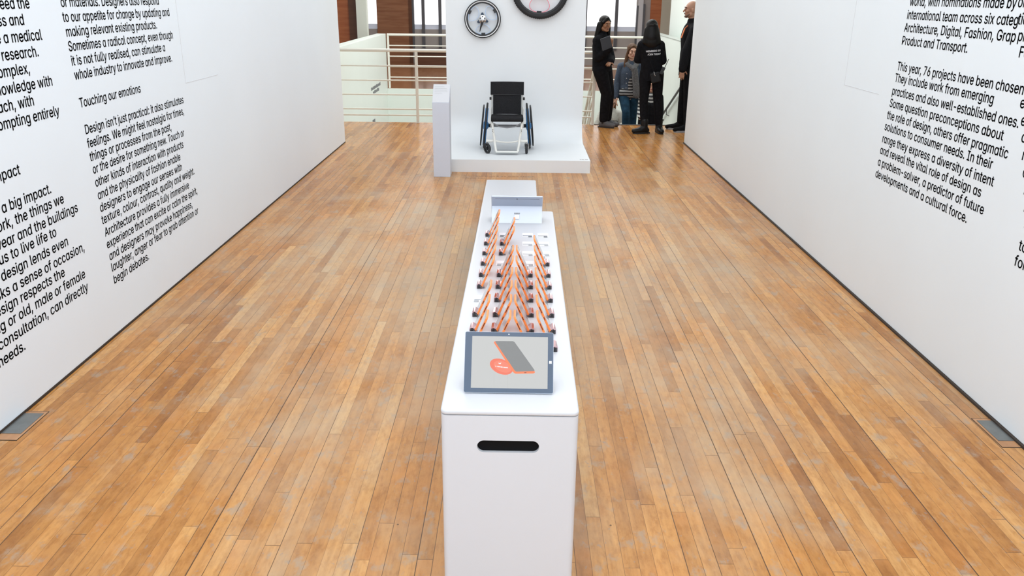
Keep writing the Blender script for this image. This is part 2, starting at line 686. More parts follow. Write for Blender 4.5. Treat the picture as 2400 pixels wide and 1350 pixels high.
# stairwell enclosure
b = bm_new()
bx(b, SXL - 0.2, SXL, YE, YF + 0.06, -3.6, 1.175)
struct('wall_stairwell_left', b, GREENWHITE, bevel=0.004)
b = bm_new()
bx(b, SXL - 0.2, SXL, YE - 0.9, YE, 0.0, 1.175)
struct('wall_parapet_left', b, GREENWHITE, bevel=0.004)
b = bm_new()
bx(b, SXR, SXR + 0.17, YE - 1.2, YE, 0, 1.25)
bx(b, SXR, SXR + 0.17, YE, YF + 0.06, -3.6, 1.25)
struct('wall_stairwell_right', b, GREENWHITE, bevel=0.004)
b = bm_new()
bx(b, SXR - 0.006, SXR + 0.176, YE - 1.2, YF + 0.06, 1.25, 1.262)
struct('trim_3', b, mat('grey_coping', (0.42, 0.45, 0.42), 0.5))
b = bm_new()
bx(b, 3.30, 3.5, 11.9, 18.6, 0, 4.25)
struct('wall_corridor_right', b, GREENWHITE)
b = bm_new()
bx(b, SXL, SXR, YF - 0.015, YF + 0.2, -3.6, -0.004)
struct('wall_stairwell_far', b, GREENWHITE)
b = bm_new()
bx(b, SXL, SXR, YE - 0.2, YE, -3.6, -0.3)
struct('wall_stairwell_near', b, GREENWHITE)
b = bm_new()
bx(b, -3.54, -3.32, 18.55, 18.75, 0, 4.25)
struct('wall_pillar_left', b, mat('pale_grey_green_paint', (0.66, 0.69, 0.62), 0.5))
b = bm_new()
bx(b, -4.35, -3.755, 18.85, 18.95, 0, 4.25)
struct('trim_4', b, ORANGEPANEL)
b = bm_new()
bx(b, -3.755, -3.54, 18.8, 18.95, 0, 4.25)
struct('trim_5', b, DARKPANEL)
b = bm_new()
bx(b, 1.27, SXR, YE - 0.05, YE + 0.012, -0.05, 0.008)
struct('trim_6', b, mat('dark_stair_nosing', (0.05, 0.05, 0.055), 0.5))

# flight of stairs going down, away from the gallery
b = bm_new()
for i in range(14):
    y0 = YE + 0.012 + 0.28 * i
    bx(b, 1.30, SXR - 0.002, y0, y0 + 0.28, -3.6, -0.17 * (i + 1))
struct('floor_stairs', b, FARFLOOR)

# back wall with its windows
BACKW = mat('back_wall_grey', (0.40, 0.375, 0.36), 0.6)
PANE = mat('daylit_blind', (0.9, 0.92, 0.95), 0.6, emit=(0.95, 0.97, 1.0), emit_s=1.25)
PANEL_ = mat('window_glow_fade', (0.5, 0.52, 0.58), 0.6, emit=(0.38, 0.42, 0.50), emit_s=0.42)  # added strip: window glow fading to blue-grey, set by its colour
MULL = mat('window_frame_grey', (0.10, 0.105, 0.12), 0.5)
b = bm_new()
bx(b, -7, 7, YB, YB + 0.2, 0, 1.0)
bx(b, -7, 7, YB, YB + 0.2, 3.7, 4.25)
bx(b, 3.55, 7, YB, YB + 0.2, 1.0, 3.7)
bx(b, -7, -4.62, YB, YB + 0.2, 1.0, 3.7)
bx(b, -4.28, -3.24, YB, YB + 0.2, 1.0, 3.7)
struct('wall_back', b, BACKW)
wins = [(-4.62, -4.28, []), (-3.24, -0.6, [-3.205, -2.90, -2.39, -1.8, -1.2]), (-0.6, 2.0, [-0.56, 0.1, 0.8, 1.4]), (2.0, 3.55, [2.02, 2.955])]
for i, (x0, x1, ms) in enumerate(wins):
    b = bm_new()
    bx(b, x0, x1, YB + 0.06, YB + 0.08, 1.14, 3.7)
    w = struct('window_%d' % (i + 1), b, PANE)
    b = bm_new()
    bx(b, x0, x1, YB + 0.055, YB + 0.078, 1.0, 1.14)
    obj('glow_fade_strip', b, PANEL_, w)
    for mx in ms:
        b = bm_new()
        wd = 0.03 if mx < -3.1 else 0.045
        bx(b, mx - wd, mx + wd, YB - 0.06, YB + 0.05, 0.45, 3.7)
        obj('mullion', b, MULL, w)
b = bm_new()
bx(b, -4.30, -3.33, YB - 0.06, YB, 0, 4.25)
struct('trim_7', b, BROWNPANEL)
b = bm_new()
bx(b, -3.33, -3.235, YB - 0.09, YB, 0, 4.25)
struct('trim_8', b, DARKPANEL)
b = bm_new()
bx(b, 3.97, 4.29, YB - 0.06, YB, 0, 4.25)
struct('trim_9', b, ORANGEPANEL)
b = bm_new()
bx(b, 4.29, 4.62, YB - 0.10, YB, 0, 4.25)
struct('trim_10', b, mat('beige_pillar', (0.50, 0.47, 0.38), 0.5))
b = bm_new()
bx(b, 3.55, 3.60, YB - 0.10, YB, 0, 1.75)
bx(b, 3.74, 3.80, YB - 0.10, YB, 0, 1.80)
struct('trim_11', b, MULL)
b = bm_new()
bx(b, 3.60, 3.74, YB - 0.09, YB, 0, 4.25)
struct('trim_12', b, LAQ)

# dark timber bench on the far landing
bench = thing('bench', 'dark brown timber bench below the far left windows', 'bench', (-2.0, 24.6, 0))
b = bm_new()
bx(b, -1.0, 1.0, -0.3, 0.3, 0.40, 0.50)
obj('seat', b, mat('dark_timber_top', (0.06, 0.035, 0.025), 0.4), bench, bevel=0.005)
b = bm_new()
bx(b, -0.96, 0.96, -0.26, 0.26, 0.0, 0.40)
obj('base', b, DARKPANEL, bench)

# ------------------------------------------------------------------ railings and handrail


def railing(name, label, x0, x1, y, posts, zs, topz, rp=0.022):
    t = thing(name, label, 'railing', ((x0 + x1) / 2, y, 0))
    cx = (x0 + x1) / 2
    b = bm_new()
    cyl(b, (x0 - cx, 0, topz), (x1 - cx, 0, topz), 0.026, 14)
    obj('top_rail', b, CREAM, t, smooth='auto')
    for z in zs:
        b = bm_new()
        cyl(b, (x0 - cx, 0, z), (x1 - cx, 0, z), 0.0125, 10)
        obj('rail', b, CREAM, t, smooth='auto')
    for px in posts:
        b = bm_new()
        bx(b, px - cx - rp, px - cx + rp, -0.022, 0.022, 0, topz)
        obj('post', b, CREAM, t, bevel=0.004)
    return t


railing('railing', 'cream tubular railing along the near edge of the stairwell behind the wheelchair stand', SXL, 1.25, YE - 0.07,
        [-1.645, -0.2, 1.235], [0.126, 0.225, 0.457, 0.684, 0.911], 1.152)
railing('railing', 'cream tubular railing on the far side of the stairwell, before the windows', -2.92, 2.90, YF + 0.03,
        [-2.90, -0.9, 1.0, 2.88], [0.24, 0.47, 0.695, 0.925], 1.155)
st = thing('stair_balustrade', 'cream balustrade sloping down the left side of the stairs', 'railing', (1.26, YE + 0.03, 0))
sl = -0.17 / 0.28
b = bm_new()
tube(b, [(0, 0.02, 1.0), (0, 3.6, 1.0 + 3.58 * sl)], 0.024, 12)
obj('top_rail', b, CREAM, st, smooth='auto')
for z in (0.1, 0.32, 0.54, 0.77):
    b = bm_new()
    tube(b, [(0, 0.02, z), (0, 3.6, z + 3.58 * sl)], 0.012, 8)
    obj('rail', b, CREAM, st, smooth='auto')
for yy in (0.9, 1.8, 2.7, 3.6):
    b = bm_new()
    bx(b, -0.018, 0.018, yy - 0.018, yy + 0.018, yy * sl - 0.15, 1.0 + yy * sl)
    obj('post', b, CREAM, st)

hr = thing('handrail', 'dark metal handrail sloping down the pale stairwell wall on the right', 'handrail', (2.88, 14.2, 0))
b = bm_new()
tube(b, [(0.03, 0.0, 0.62), (0, -0.02, 0.70), (0, 0.05, 0.69), (0, 2.22, -0.25), (0.0, 2.25, -0.31), (0.05, 2.22, -0.32)], 0.021, 12)
obj('rail', b, DARKRAIL, hr, smooth='auto')
for yy, z in ((0.55, 0.47), (1.7, -0.02)):
    b = bm_new()
    tube(b, [(0, yy, z), (0, yy, z - 0.12), (0.052, yy - 0.05, z - 0.14)], 0.008, 8)
    obj('bracket', b, DARKRAIL, hr, smooth='auto')

# lettering high on the left stairwell wall: two small lines and one lower mark, too small to read
t = thing('wall_lettering', 'two tiny grey lines of lettering on the pale stairwell wall', 'lettering', (SXL, 16.6, 0.0))
for j, (y0, y1, z) in enumerate(((0.0, 1.15, 0.165), (0.2, 0.95, 0.075))):
    b = bm_new()
    y = y0
    rnd = random.Random(j + 3)
    while y < y1:
        w = 0.03 + rnd.random() * 0.05
        bx(b, 0.0, 0.002, y, min(y + w, y1), z, z + 0.05 + 0.02 * rnd.random())
        y += w + 0.02
    obj('line', b, MIDGREY, t)
b = bm_new()
bx(b, SXL, SXL + 0.012, 16.6, 16.85, -0.52, -0.42)
tag(obj('wall_plate', b, MIDGREY), 'small dark grey plate low on the pale stairwell wall', 'plate')

# ------------------------------------------------------------------ wall texts
LM = lambda y, z, sx=1.0: Matrix(((0, 0, 1, XL + 0.0012), (sx, 0, 0, y), (0, 1, 0, z), (0, 0, 0, 1)))
RM = lambda y, z, sx=1.0: Matrix(((0, 0, -1, XR - 0.0012), (-sx, 0, 0, y), (0, 1, 0, z), (0, 0, 0, 1)))
TS = 0.1025


def advance(prefix, size):
    if not prefix:
        return 0.0
    w = []
    for q in (prefix + '|', '|'):
        me = text_mesh(q, size)
        w.append(max(v.co.x for v in me.vertices))
        bpy.data.meshes.remove(me)
    return w[0] - w[1]


def wtext(label, lines, side, size=TS):
    """lines: (text, y_start, z, length or None)"""
    out = []
    for body, y, z, ln in lines:
        sx = 1.0
        if ln:
            me = text_mesh(body, size)
            wdt = max(v.co.x for v in me.vertices) - min(v.co.x for v in me.vertices)
            bpy.data.meshes.remove(me)
            sx = ln / wdt
            if y is None:
                y = 0
        out.append((body, size, (LM if side == 'L' else RM)(y, z, sx)))
    (x0, y0, z0) = (out[0][2].translation)
    t = thing('wall_text', label, 'wall text', (x0, y0, z0))
    inv = Matrix.Translation((-x0, -y0, -z0))
    for body, sz, mx in out:
        pos = 0
        for wd in body.split(' '):
            dx = advance(body[:pos], sz)
            lettering('word', [(wd, sz, inv @ mx @ Matrix.Translation((dx, 0, 0)))], None, VINYL, parent=t)
            pos += len(wd) + 1
    return t


def ztop(k):
    return 1.917 - 0.0765 * k


wtext('black paragraph on left wall that ends with the words innovate and improve', [
    ('or materials. Designers also respond', 4.575, ztop(0), 1.251),
    ('to our appetite for change by updating and', 4.572, ztop(1), 1.410),
    ('making relevant existing products.', 4.578, ztop(2), 1.164),
    ('Sometimes a radical concept, even though', 4.578, ztop(3), 1.410),
    ('it is not fully realised, can stimulate a', 4.583, ztop(4), 1.246),
    ('whole industry to innovate and improve.', 4.590, ztop(5), 1.334)], 'L')
wtext('black one-line heading on left wall reading Touching our emotions', [('Touching our emotions', 4.594, ztop(7), 0.774)], 'L')
wtext('long black paragraph on left wall that starts with Design isn\u2019t just practical', [
    ('Design isn\u2019t just practical: it also stimulates', 4.604, 1.231, 1.427),
    ('feelings. We might feel nostalgia for times,', 4.606, 1.152, 1.411),
    ('things or processes from the past,', 4.609, 1.075, 1.153),
    ('or the desire for something new. Touch or', 4.617, 1.0, 1.355),
    ('other kinds of interaction with products', 4.619, 0.922, 1.311),
    ('and the physicality of fashion enable', 4.624, 0.845, 1.225),
    ('designers to engage our senses with', 4.625, 0.769, 1.228),
    ('texture, colour, contrast, quality and weight.', 4.623, 0.695, 1.449),
    ('Architecture provides a fully immersive', 4.633, 0.616, 1.305),
    ('experience that can excite or calm the spirit,', 4.632, 0.541, 1.445),
    ('and designers may provoke happiness,', 4.639, 0.464, 1.315),
    ('laughter, anger or fear to grab attention or', 4.641, 0.391, 1.406),
    ('begin debates.', 4.644, 0.312, 0.492)], 'L')


def ends(label, lines):
    out = []
    for body, y1, z in lines:
        me = text_mesh(body, TS)
        xs = [v.co.x for v in me.vertices]
        bpy.data.meshes.remove(me)
        out.append((body, y1 - max(xs), z, None))
    return wtext(label, out, 'L')


ends('black paragraph at the left edge that ends with prompting entirely', [
    ('feed the', 4.280, 1.914), ('process and', 4.206, 1.838), ('like a medical', 4.341, 1.760), ('research.', 4.282, 1.682),
    ('complex,', 4.177, 1.607), ('knowledge with', 4.360, 1.528), ('approach, with', 4.161, 1.450), ('prompting entirely', 4.378, 1.371)])
ends('black heading at the left edge whose last word is impact', [('impact', 3.937, 1.143)])
ends('black paragraph at the left edge that ends with the word needs', [
    ('have a big impact.', 4.167, 0.994), ('work, the things we', 4.268, 0.916), ('wear and the buildings', 4.389, 0.836),
    ('us to live life to', 4.142, 0.765), ('design lends even', 4.234, 0.686), ('asks a sense of occasion,', 4.384, 0.608),
    ('design respects the', 4.150, 0.536), ('young or old, male or female', 4.345, 0.460), ('consultation, can directly', 4.352, 0.380),
    ('needs.', 3.695, 0.302)])
wtext('black paragraph on right wall that ends with Product and Transport', [
    ('world, with nominations made by', 5.346, 1.966, 1.141),
    ('international team across six categ', 5.355, 1.887, 1.193),
    ('Architecture, Digital, Fashion, Grap', 5.363, 1.811, 1.211),
    ('Product and Transport.', 5.368, 1.733, 0.793)], 'R')
wtext('black paragraph on right wall that starts with This year, 76 projects', [
    ('This year, 76 projects have been chosen', 5.372, 1.576, 1.375),
    ('They include work from emerging', 5.379, 1.503, 1.148),
    ('practices and also well-established ones.', 5.388, 1.420, 1.409),
    ('Some question preconceptions about', 5.393, 1.342, 1.313),
    ('the role of design, others offer pragmatic', 5.400, 1.264, 1.394),
    ('solutions to consumer needs. In their', 5.410, 1.189, 1.291),
    ('range they express a diversity of intent', 5.416, 1.108, 1.337),
    ('and reveal the vital role of design as', 5.419, 1.031, 1.252),
    ('a problem-solver, a predictor of future', 5.424, 0.951, 1.313),
    ('developments and a cultural force.', 5.430, 0.870, 1.184)], 'R')
FRAG = [('or', 2384, 16.7), ('tio', 2384.4, 56.7), ('pro', 2383.5, 95.6), ('Fas', 2386, 134), ('e l', 2389, 252), ('e.', 2391, 293),
        ('or', 2392, 332), ('ns', 2393.5, 374), ('on', 2395, 413.7), ('in', 2398, 454.5), ('re', 2398, 495), ('s.', 2398.5, 535),
        ('to', 2386.5, 585), ('for', 2376, 620.5)]


def on_x(px, py, X):
    r = _r2 * ((px - 1200) / FPX) + _d2 * ((py - 675) / FPX) + _f
    t = X / r.x
    return r * t + Vector((0, 0, H_CAM))


fl = []
for body, px, py in FRAG:
    p = on_x(px, py, XR)
    fl.append((body, p.y, p.z, None))
wtext('black letters of the text column at the right edge of the photo', fl, 'R')

# small dark lines of lettering on the floor before the stand
b = bm_new()
for body, x, y, ln in (('A wheel that\u2019s its own shock', -0.632, 9.345, 0.846), ('absorber', -0.632, 9.235, 0.275)):
    me = text_mesh(body, 0.09, 0.01)
    wd = max(v.co.x for v in me.vertices)
    me.transform(Matrix(((ln / wd, 0, 0, x), (0, 1.0, 0, y), (0, 0, 1, 0.0008), (0, 0, 0, 1))))
    b.from_mesh(me)
me = bpy.data.meshes.new('floor_lettering')
b.to_mesh(me)
b.free()
me.materials.append(mat('brown_floor_lettering', (0.17, 0.11, 0.07), 0.6))
o = bpy.data.objects.new('floor_lettering', me)
COL.objects.link(o)
tag(o, 'small dark lettering on the floorboards in front of the white stand', 'lettering')

# ------------------------------------------------------------------ floor outlet boxes
GREYLID = mat('grey_metal_lid', (0.20, 0.21, 0.205), 0.35, metal=0.6, noise=0.12, nscale=14)
LIPWOOD = wood_panel_mat('floor_box_wood', (0.36, 0.17, 0.07), (0.50, 0.26, 0.12), sc=(8, 1, 1))
for lab, x, s in (('grey metal floor box in a wooden frame beside the left wall', XL + 0.004, 1), ('grey metal floor box in a wooden frame beside the right wall', XR - 0.013, -1)):
    yc = 3.47 if s > 0 else 3.525
    t = thing('floor_box', lab, 'floor box', (x, yc, 0))
    b = bm_new()
    w = 0.108 if s > 0 else 0.088
    bx(b, 0, s * w, -0.145, 0.13, 0.0, 0.002)
    obj('frame', b, LIPWOOD, t)
    b = bm_new()
    bx(b, 0, s * (w - 0.012), -0.088, 0.11, 0.002, 0.004)
    obj('lid', b, GREYLID, t)
    b = bm_new()
    bx(b, 0, s * (w + 0.003), -0.149, -0.145, 0.0, 0.0016)
    bx(b, 0, s * (w + 0.003), 0.13, 0.134, 0.0, 0.0016)
    bx(b, s * w, s * (w + 0.003), -0.145, 0.13, 0.0, 0.0016)
    obj('gap', b, SHADOWGAP, t)
# ------------------------------------------------------------------ long white plinth
PZ = 0.78
PL = thing('display_plinth', 'long white plinth in the foreground carrying the tablets and orange phones', 'plinth', (-0.005, 3.49, 0), radians(-0.37))
PW, PLN = 0.433, 2.50      # width, length (local x, y)
y0 = -PLN / 2
# body: cross-section with rounded vertical corners, hand slot cut through the front panel
b = bm_new()
prism(b, rrect(PW, PLN, 0.02), lambda u, v, t: (u, v, t), 0.0, 0.762)
body_me = mesh_from(b, 'body', LAQ, smooth='auto')
body = obj('body', body_me, None, PL)
b = bm_new()
prism(b, rrect(0.197, 0.043, 0.0214, 10), lambda u, v, t: (u, t, v), -0.05, 0.02)
cut = obj('cut', b, None, PL, loc=(-0.004, y0, 0.653))
md = body.modifiers.new('b', 'BOOLEAN')
md.object = cut
md.operation = 'DIFFERENCE'
md.solver = 'EXACT'
nm = evaluated(body)
body.modifiers.clear()
body.data = nm
nm.name = 'body'
try:
    nm.set_sharp_from_angle(angle=radians(38))
except Exception:
    pass
bpy.data.objects.remove(cut)
b = bm_new()
prism(b, rrect(0.1965, 0.0425, 0.0212, 10), lambda u, v, t: (u, t, v), y0 + 0.011, y0 + 0.0135)
obj('slot_shade_plate', b, mat('slot_shade_black', (0.004, 0.004, 0.005), 0.6, spec=0.1), PL, loc=(-0.004, 0, 0.653))['label'] = 'black plate painted in for the dark inside of the hand slot'  # black colour carries the darkness of the hollow behind the slot
b = bm_new()
prism(b, rrect(PW + 0.002, PLN + 0.002, 0.02), lambda u, v, t: (u, v, t), 0.7635, PZ)
top = obj('top_board', b, LAQ, PL, smooth='auto', bevel=0.006)

b = bm_new()
prism(b, rrect(0.424, 1.75, 0.018), lambda u, v, t: (u, v, t), 0.0, 0.5)
o = obj('low_plinth', b, LAQ, smooth='auto', bevel=0.005, loc=(-0.052, 6.015, 0))
o.rotation_euler = (0, 0, radians(-0.3))
tag(o, 'low white plinth standing behind the long plinth with the phones', 'plinth')

# ------------------------------------------------------------------ tablets
BEZEL = mat('blue_black_bezel', (0.048, 0.073, 0.118), 0.2, spec=0.6)
TABBACK = mat('silver_tablet_back', (0.56, 0.60, 0.68), 0.38, metal=0.35)
TABDARK = mat('silver_tablet_back_shaded', (0.42, 0.46, 0.55), 0.38, metal=0.35)  # darker copy of the silver: shade on the down-tilted upper half
SCREEN = mat('lit_screen_grey', (0.04, 0.04, 0.04), 0.25, emit=(0.55, 0.55, 0.535), emit_s=0.92)
SC_PHONE = mat('lit_screen_dark_grey', (0.03, 0.03, 0.03), 0.25, emit=(0.20, 0.20, 0.195), emit_s=0.95)
SC_ORANGE = mat('lit_screen_orange', (0.04, 0.02, 0.01), 0.25, emit=(0.92, 0.20, 0.06), emit_s=0.95)
SC_DISC = mat('lit_screen_red_orange', (0.04, 0.02, 0.01), 0.25, emit=(0.87, 0.155, 0.085), emit_s=0.95)
SC_DISC2 = mat('lit_screen_pale_orange', (0.04, 0.02, 0.01), 0.25, emit=(0.88, 0.21, 0.13), emit_s=0.95)
SC_WHITE = mat('lit_screen_pale', (0.05, 0.05, 0.05), 0.25, emit=(0.88, 0.75, 0.72), emit_s=0.95)
SC_LINE = mat('lit_screen_line', (0.05, 0.05, 0.05), 0.25, emit=(0.45, 0.45, 0.42), emit_s=0.95)
WHITELOGO = mat('white_print', (0.85, 0.87, 0.9), 0.4)
TW, TH, TT = 0.292, 0.201, 0.009


def tab_xy(x, y):
    v = (1107 - y) / 895.0
    xl = 158 + 37 * v
    xr = 1454 - 3 * v
    return ((x - xl) / (xr - xl) - 0.5) * TW, v * TH


def tablet_body(t, front=True):
    """local: x across, z up the tablet, y thickness (front face at y=0, facing -y)"""
    b = bm_new()
    prism(b, rrect(TW, TH, 0.006), lambda u, v, w: (u, w, v + TH / 2), 0.0008, TT)
    case = obj('case', b, TABBACK, t, smooth='auto', bevel=0.001)
    b = bm_new()
    prism(b, rrect(TW - 0.002, TH - 0.002, 0.005), lambda u, v, w: (u, w, v + TH / 2), 0.0, 0.0009)
    obj('bezel', b, BEZEL, t, smooth='auto')
    return case


t1 = thing('tablet', 'tablet at the front of the plinth showing an orange phone on its lit screen', 'tablet', (-0.019, 2.352, PZ + 0.0055), radians(-0.6))
tilt = radians(90 - 57)


def tilt_children(t, a, M0=None):
    """tilt the child meshes about the bottom edge"""
    R = Matrix.Rotation(-a, 4, 'X') if M0 is None else M0
    for ch in t.children_recursive:
        ch.data.transform(R)


tablet_body(t1)
xa, za = tab_xy(265, 1040)
xb, zb = tab_xy(1370, 280)
b = bm_new()
prism(b, [(xa, za), (xb, za), (xb, zb), (xa, zb)], lambda u, v, w: (u, w, v), -0.0002, 0.0002)
scr = obj('screen', b, SCREEN, t1)


def scr_poly(name, pts, m, d, parent):
    b = bm_new()
    prism(b, [tab_xy(*p) for p in pts], lambda u, v, w: (u, w, v), -0.0002 - d, -0.0002)
    return obj(name, b, m, parent)


def disc_pts(cx, cy, rx, ry, ang, n=48):
    a = radians(ang)
    return [(cx + rx * cos(2 * pi * k / n) * cos(a) - ry * sin(2 * pi * k / n) * sin(a),
             cy + rx * cos(2 * pi * k / n) * sin(a) + ry * sin(2 * pi * k / n) * cos(a)) for k in range(n)]


def smooth_poly(pts, r, n=5):
    out = []
    m = len(pts)
    for i in range(m):
        p = Vector(pts[i])
        a = Vector(pts[i - 1]) - p
        c = Vector(pts[(i + 1) % m]) - p
        ra = min(r, a.length * 0.45)
        rc_ = min(r, c.length * 0.45)
        p0, p1 = p + a.normalized() * ra, p + c.normalized() * rc_
        for k in range(n + 1):
            s = k / n
            out.append(tuple((1 - s) ** 2 * p0 + 2 * s * (1 - s) * p + s * s * p1))
    return out


scr_poly('pictured_line', [(597, 830), (600, 830), (600, 1040), (597, 1040)], SC_LINE, 0.0001, scr)
scr_poly('pictured_line', [(796, 840), (799, 840), (799, 1040), (796, 1040)], SC_LINE, 0.0001, scr)
scr_poly('pictured_disc', disc_pts(706, 726, 172, 107, 22), SC_DISC, 0.0001, scr)
scr_poly('pictured_disc', disc_pts(722, 726, 132, 76, 22), SC_DISC2, 0.0002, scr)
scr_poly('pictured_heart', smooth_poly([(660, 668), (685, 676), (708, 664), (700, 684), (688, 692), (668, 684)], 10), SC_WHITE, 0.0003, scr)
for k, (x, y, w) in enumerate(((618, 712, 16), (645, 716, 40), (690, 722, 34), (732, 728, 66))):
    scr_poly('pictured_word', [(x, y), (x + w, y + 4), (x + w + 4, y + 20), (x + 4, y + 16)], SC_WHITE, 0.0003, scr)
scr_poly('pictured_phone_edge', smooth_poly([(597, 372), (612, 352), (640, 352), (925, 790), (1188, 782), (1186, 812), (1160, 818), (902, 826), (872, 802)], 16), SC_ORANGE, 0.0003, scr)
scr_poly('pictured_phone_front', smooth_poly([(612, 350), (886, 348), (1192, 782), (908, 796)], 26), SC_PHONE, 0.0004, scr)
scr_poly('pictured_port', smooth_poly([(1035, 806), (1066, 804), (1066, 812), (1035, 814)], 4), DARKBRN, 0.0005, scr)
b = bm_new()
xc, zc = tab_xy(815, 247)
prism(b, [(xc + 0.002 * cos(a * pi / 8), zc + 0.002 * sin(a * pi / 8)) for a in range(16)], lambda u, v, w: (u, w, v), -0.0003, 0.0)
obj('camera_lens', b, WHITELOGO, t1)
b = bm_new()
for dx, dz in ((0, 0), (1, 0), (0, 1), (1, 1)):
    xx, zz = tab_xy(1390 + 19 * dx, 670 - 19 * dz)
    s0 = 0.0040
    prism(b, [(xx, zz), (xx + s0, zz - 0.0002 * dx), (xx + s0, zz + s0), (xx, zz + s0)], lambda u, v, w: (u, w, v), -0.0003, 0.0)
obj('window_logo', b, WHITELOGO, t1)
tilt_children(t1, tilt)
# kickstand behind the front tablet
ztop_k = 0.105 * cos(tilt)
ytop_k = 0.105 * sin(tilt) + TT + 0.002
b = bm_new()
prism(b, [(ytop_k, ztop_k), (ytop_k + 0.003, ztop_k), (0.124, -0.005), (0.120, -0.005)], lambda u, v, w: (w, u, v), -TW / 2 + 0.004, TW / 2 - 0.004)
obj('kickstand', b, TABBACK, t1)

# rear tablet, seen from behind, screen facing the far end
t2 = thing('tablet', 'silver tablet seen from behind at the far end of the long plinth', 'tablet', (0.003, 4.591, PZ + 0.0065), radians(180))
tablet_body(t2)
b = bm_new()
prism(b, [(xa, za), (xb, za), (xb, zb), (xa, zb)], lambda u, v, w: (u, w, v), -0.0002, 0.0002)
obj('screen', b, SCREEN, t2)
b = bm_new()
bx(b, -TW / 2 + 0.004, TW / 2 - 0.004, TT, TT + 0.0006, 0.108, TH - 0.003)
obj('upper_back', b, TABDARK, t2)
b = bm_new()
bx(b, -TW / 2 + 0.02, TW / 2 - 0.02, TT + 0.0004, TT + 0.0011, TH - 0.0215, TH - 0.0195)
obj('seam', b, MIDGREY, t2)
b = bm_new()
cyl(b, (0.0, TT, TH - 0.02), (0.0, TT + 0.0018, TH - 0.02), 0.0035, 14)
obj('camera_lens', b, BLACK, t2)
tilt2 = radians(40.4)
tilt_children(t2, tilt2)
zk = 0.105 * cos(tilt2)
yk = 0.105 * sin(tilt2) + TT + 0.001
b = bm_new()
prism(b, [(yk, zk), (yk + 0.0035, zk), (0.139, -0.006), (0.134, -0.006)], lambda u, v, w: (w, u, v), -TW / 2 + 0.003, TW / 2 - 0.003)
ks = obj('kickstand', b, TABBACK, t2)
b = bm_new()
kd = Vector((0, 0.139 - yk, -zk)).normalized()
kn = Vector((0, zk, 0.139 - yk)).normalized()
P0 = Vector((0, yk + 0.0035, zk))
for i in range(4):
    q = P0 + kd * 0.045 + kn * 0.0004
    box(b, q + Vector((0.004 - i * 0.0085 + 0.008, 0, 0)), (0.0072, 0.008, 0.0006), Matrix.Rotation(-math.atan2(zk, 0.139 - yk), 3, 'X'))
obj('print', b, GREYPLASTIC, ks)
b = bm_new()
box(b, P0 + kd * 0.066 + kn * 0.0004, (0.028, 0.026, 0.0006), Matrix.Rotation(-math.atan2(zk, 0.139 - yk), 3, 'X'))
obj('sticker', b, WHITELOGO, ks)

# ------------------------------------------------------------------ orange phones in their docks
PHL, PHW, PHT = 0.143, 0.086, 0.0085
LEAN = radians(23.8)
ROWY = [4.173, 4.013, 3.843, 3.680, 3.514, 3.355, 3.191, 3.022, 2.856, 2.690]
COLX = [-0.156, -0.0735, 0.0645, 0.147]
PRES = ['1111110111', '0110111111', '0000111111', '0001111111']
ORD = ['tenth', 'ninth', 'eighth', 'seventh', 'sixth', 'fifth', 'fourth', 'third', 'second', 'first']
NTH = ORD[::-1]
COLN = ['leftmost row', 'second row from the left', 'third row from the left', 'rightmost row']


def phone_parts(s):
    """s=-1: foot on the left, leans right; s=+1 mirrored. local origin at near foot corner on plinth."""
    u = Vector((-s * sin(LEAN), 0, cos(LEAN)))      # up the phone
    n = Vector((s * cos(LEAN), 0, sin(LEAN)))       # outward (screen) normal
    w = Vector((0, 1, 0))
    f = lambda a, c, t: u * a + w * c + n * t
    # lift so the lowest corner touches the plinth
    lift = Vector((0, 0, PHT * sin(LEAN)))
    b = bm_new()
    rr = [(p[0] + PHL / 2, p[1] + PHW / 2) for p in rrect(PHL, PHW, 0.011, 5)]
    prism(b, rr, lambda a, c, t: f(a, c, t) + lift, -PHT, 0.0)
    shell = mesh_from(b, 'shell', ORANGE, smooth='auto', bevel=0.0016, bseg=2)
    b = bm_new()
    rr = [(p[0] + PHL / 2, p[1] + PHW / 2) for p in rrect(PHL - 0.003, PHW - 0.004, 0.009, 5)]
    prism(b, rr, lambda a, c, t: f(a, c, t) + lift, -0.0002, 0.0006)
    glass = mesh_from(b, 'screen', GLASS, smooth='auto')
    b = bm_new()
    for a0, a1 in ((0.060, 0.074), (0.092, 0.120)):
        prism(b, [(a0, -0.0055), (a1, -0.0055), (a1, -0.0025), (a0, -0.0025)], lambda a, t, c: f(a, c, t) + lift, -0.0007, 0.004)
    btn = mesh_from(b, 'side_button', DARKBRN)
    b = bm_new()
    prism(b, [(PHL - 0.03, 0.012), (PHL - 0.017, 0.012), (PHL - 0.017, 0.025), (PHL - 0.03, 0.025)], lambda a, c, t: f(a, c, t) + lift, -PHT - 0.0008, -PHT + 0.001)
    lens = mesh_from(b, 'camera_lens', BLACK)
    return shell, glass, btn, lens


PHM = {-1: phone_parts(-1), 1: phone_parts(1)}


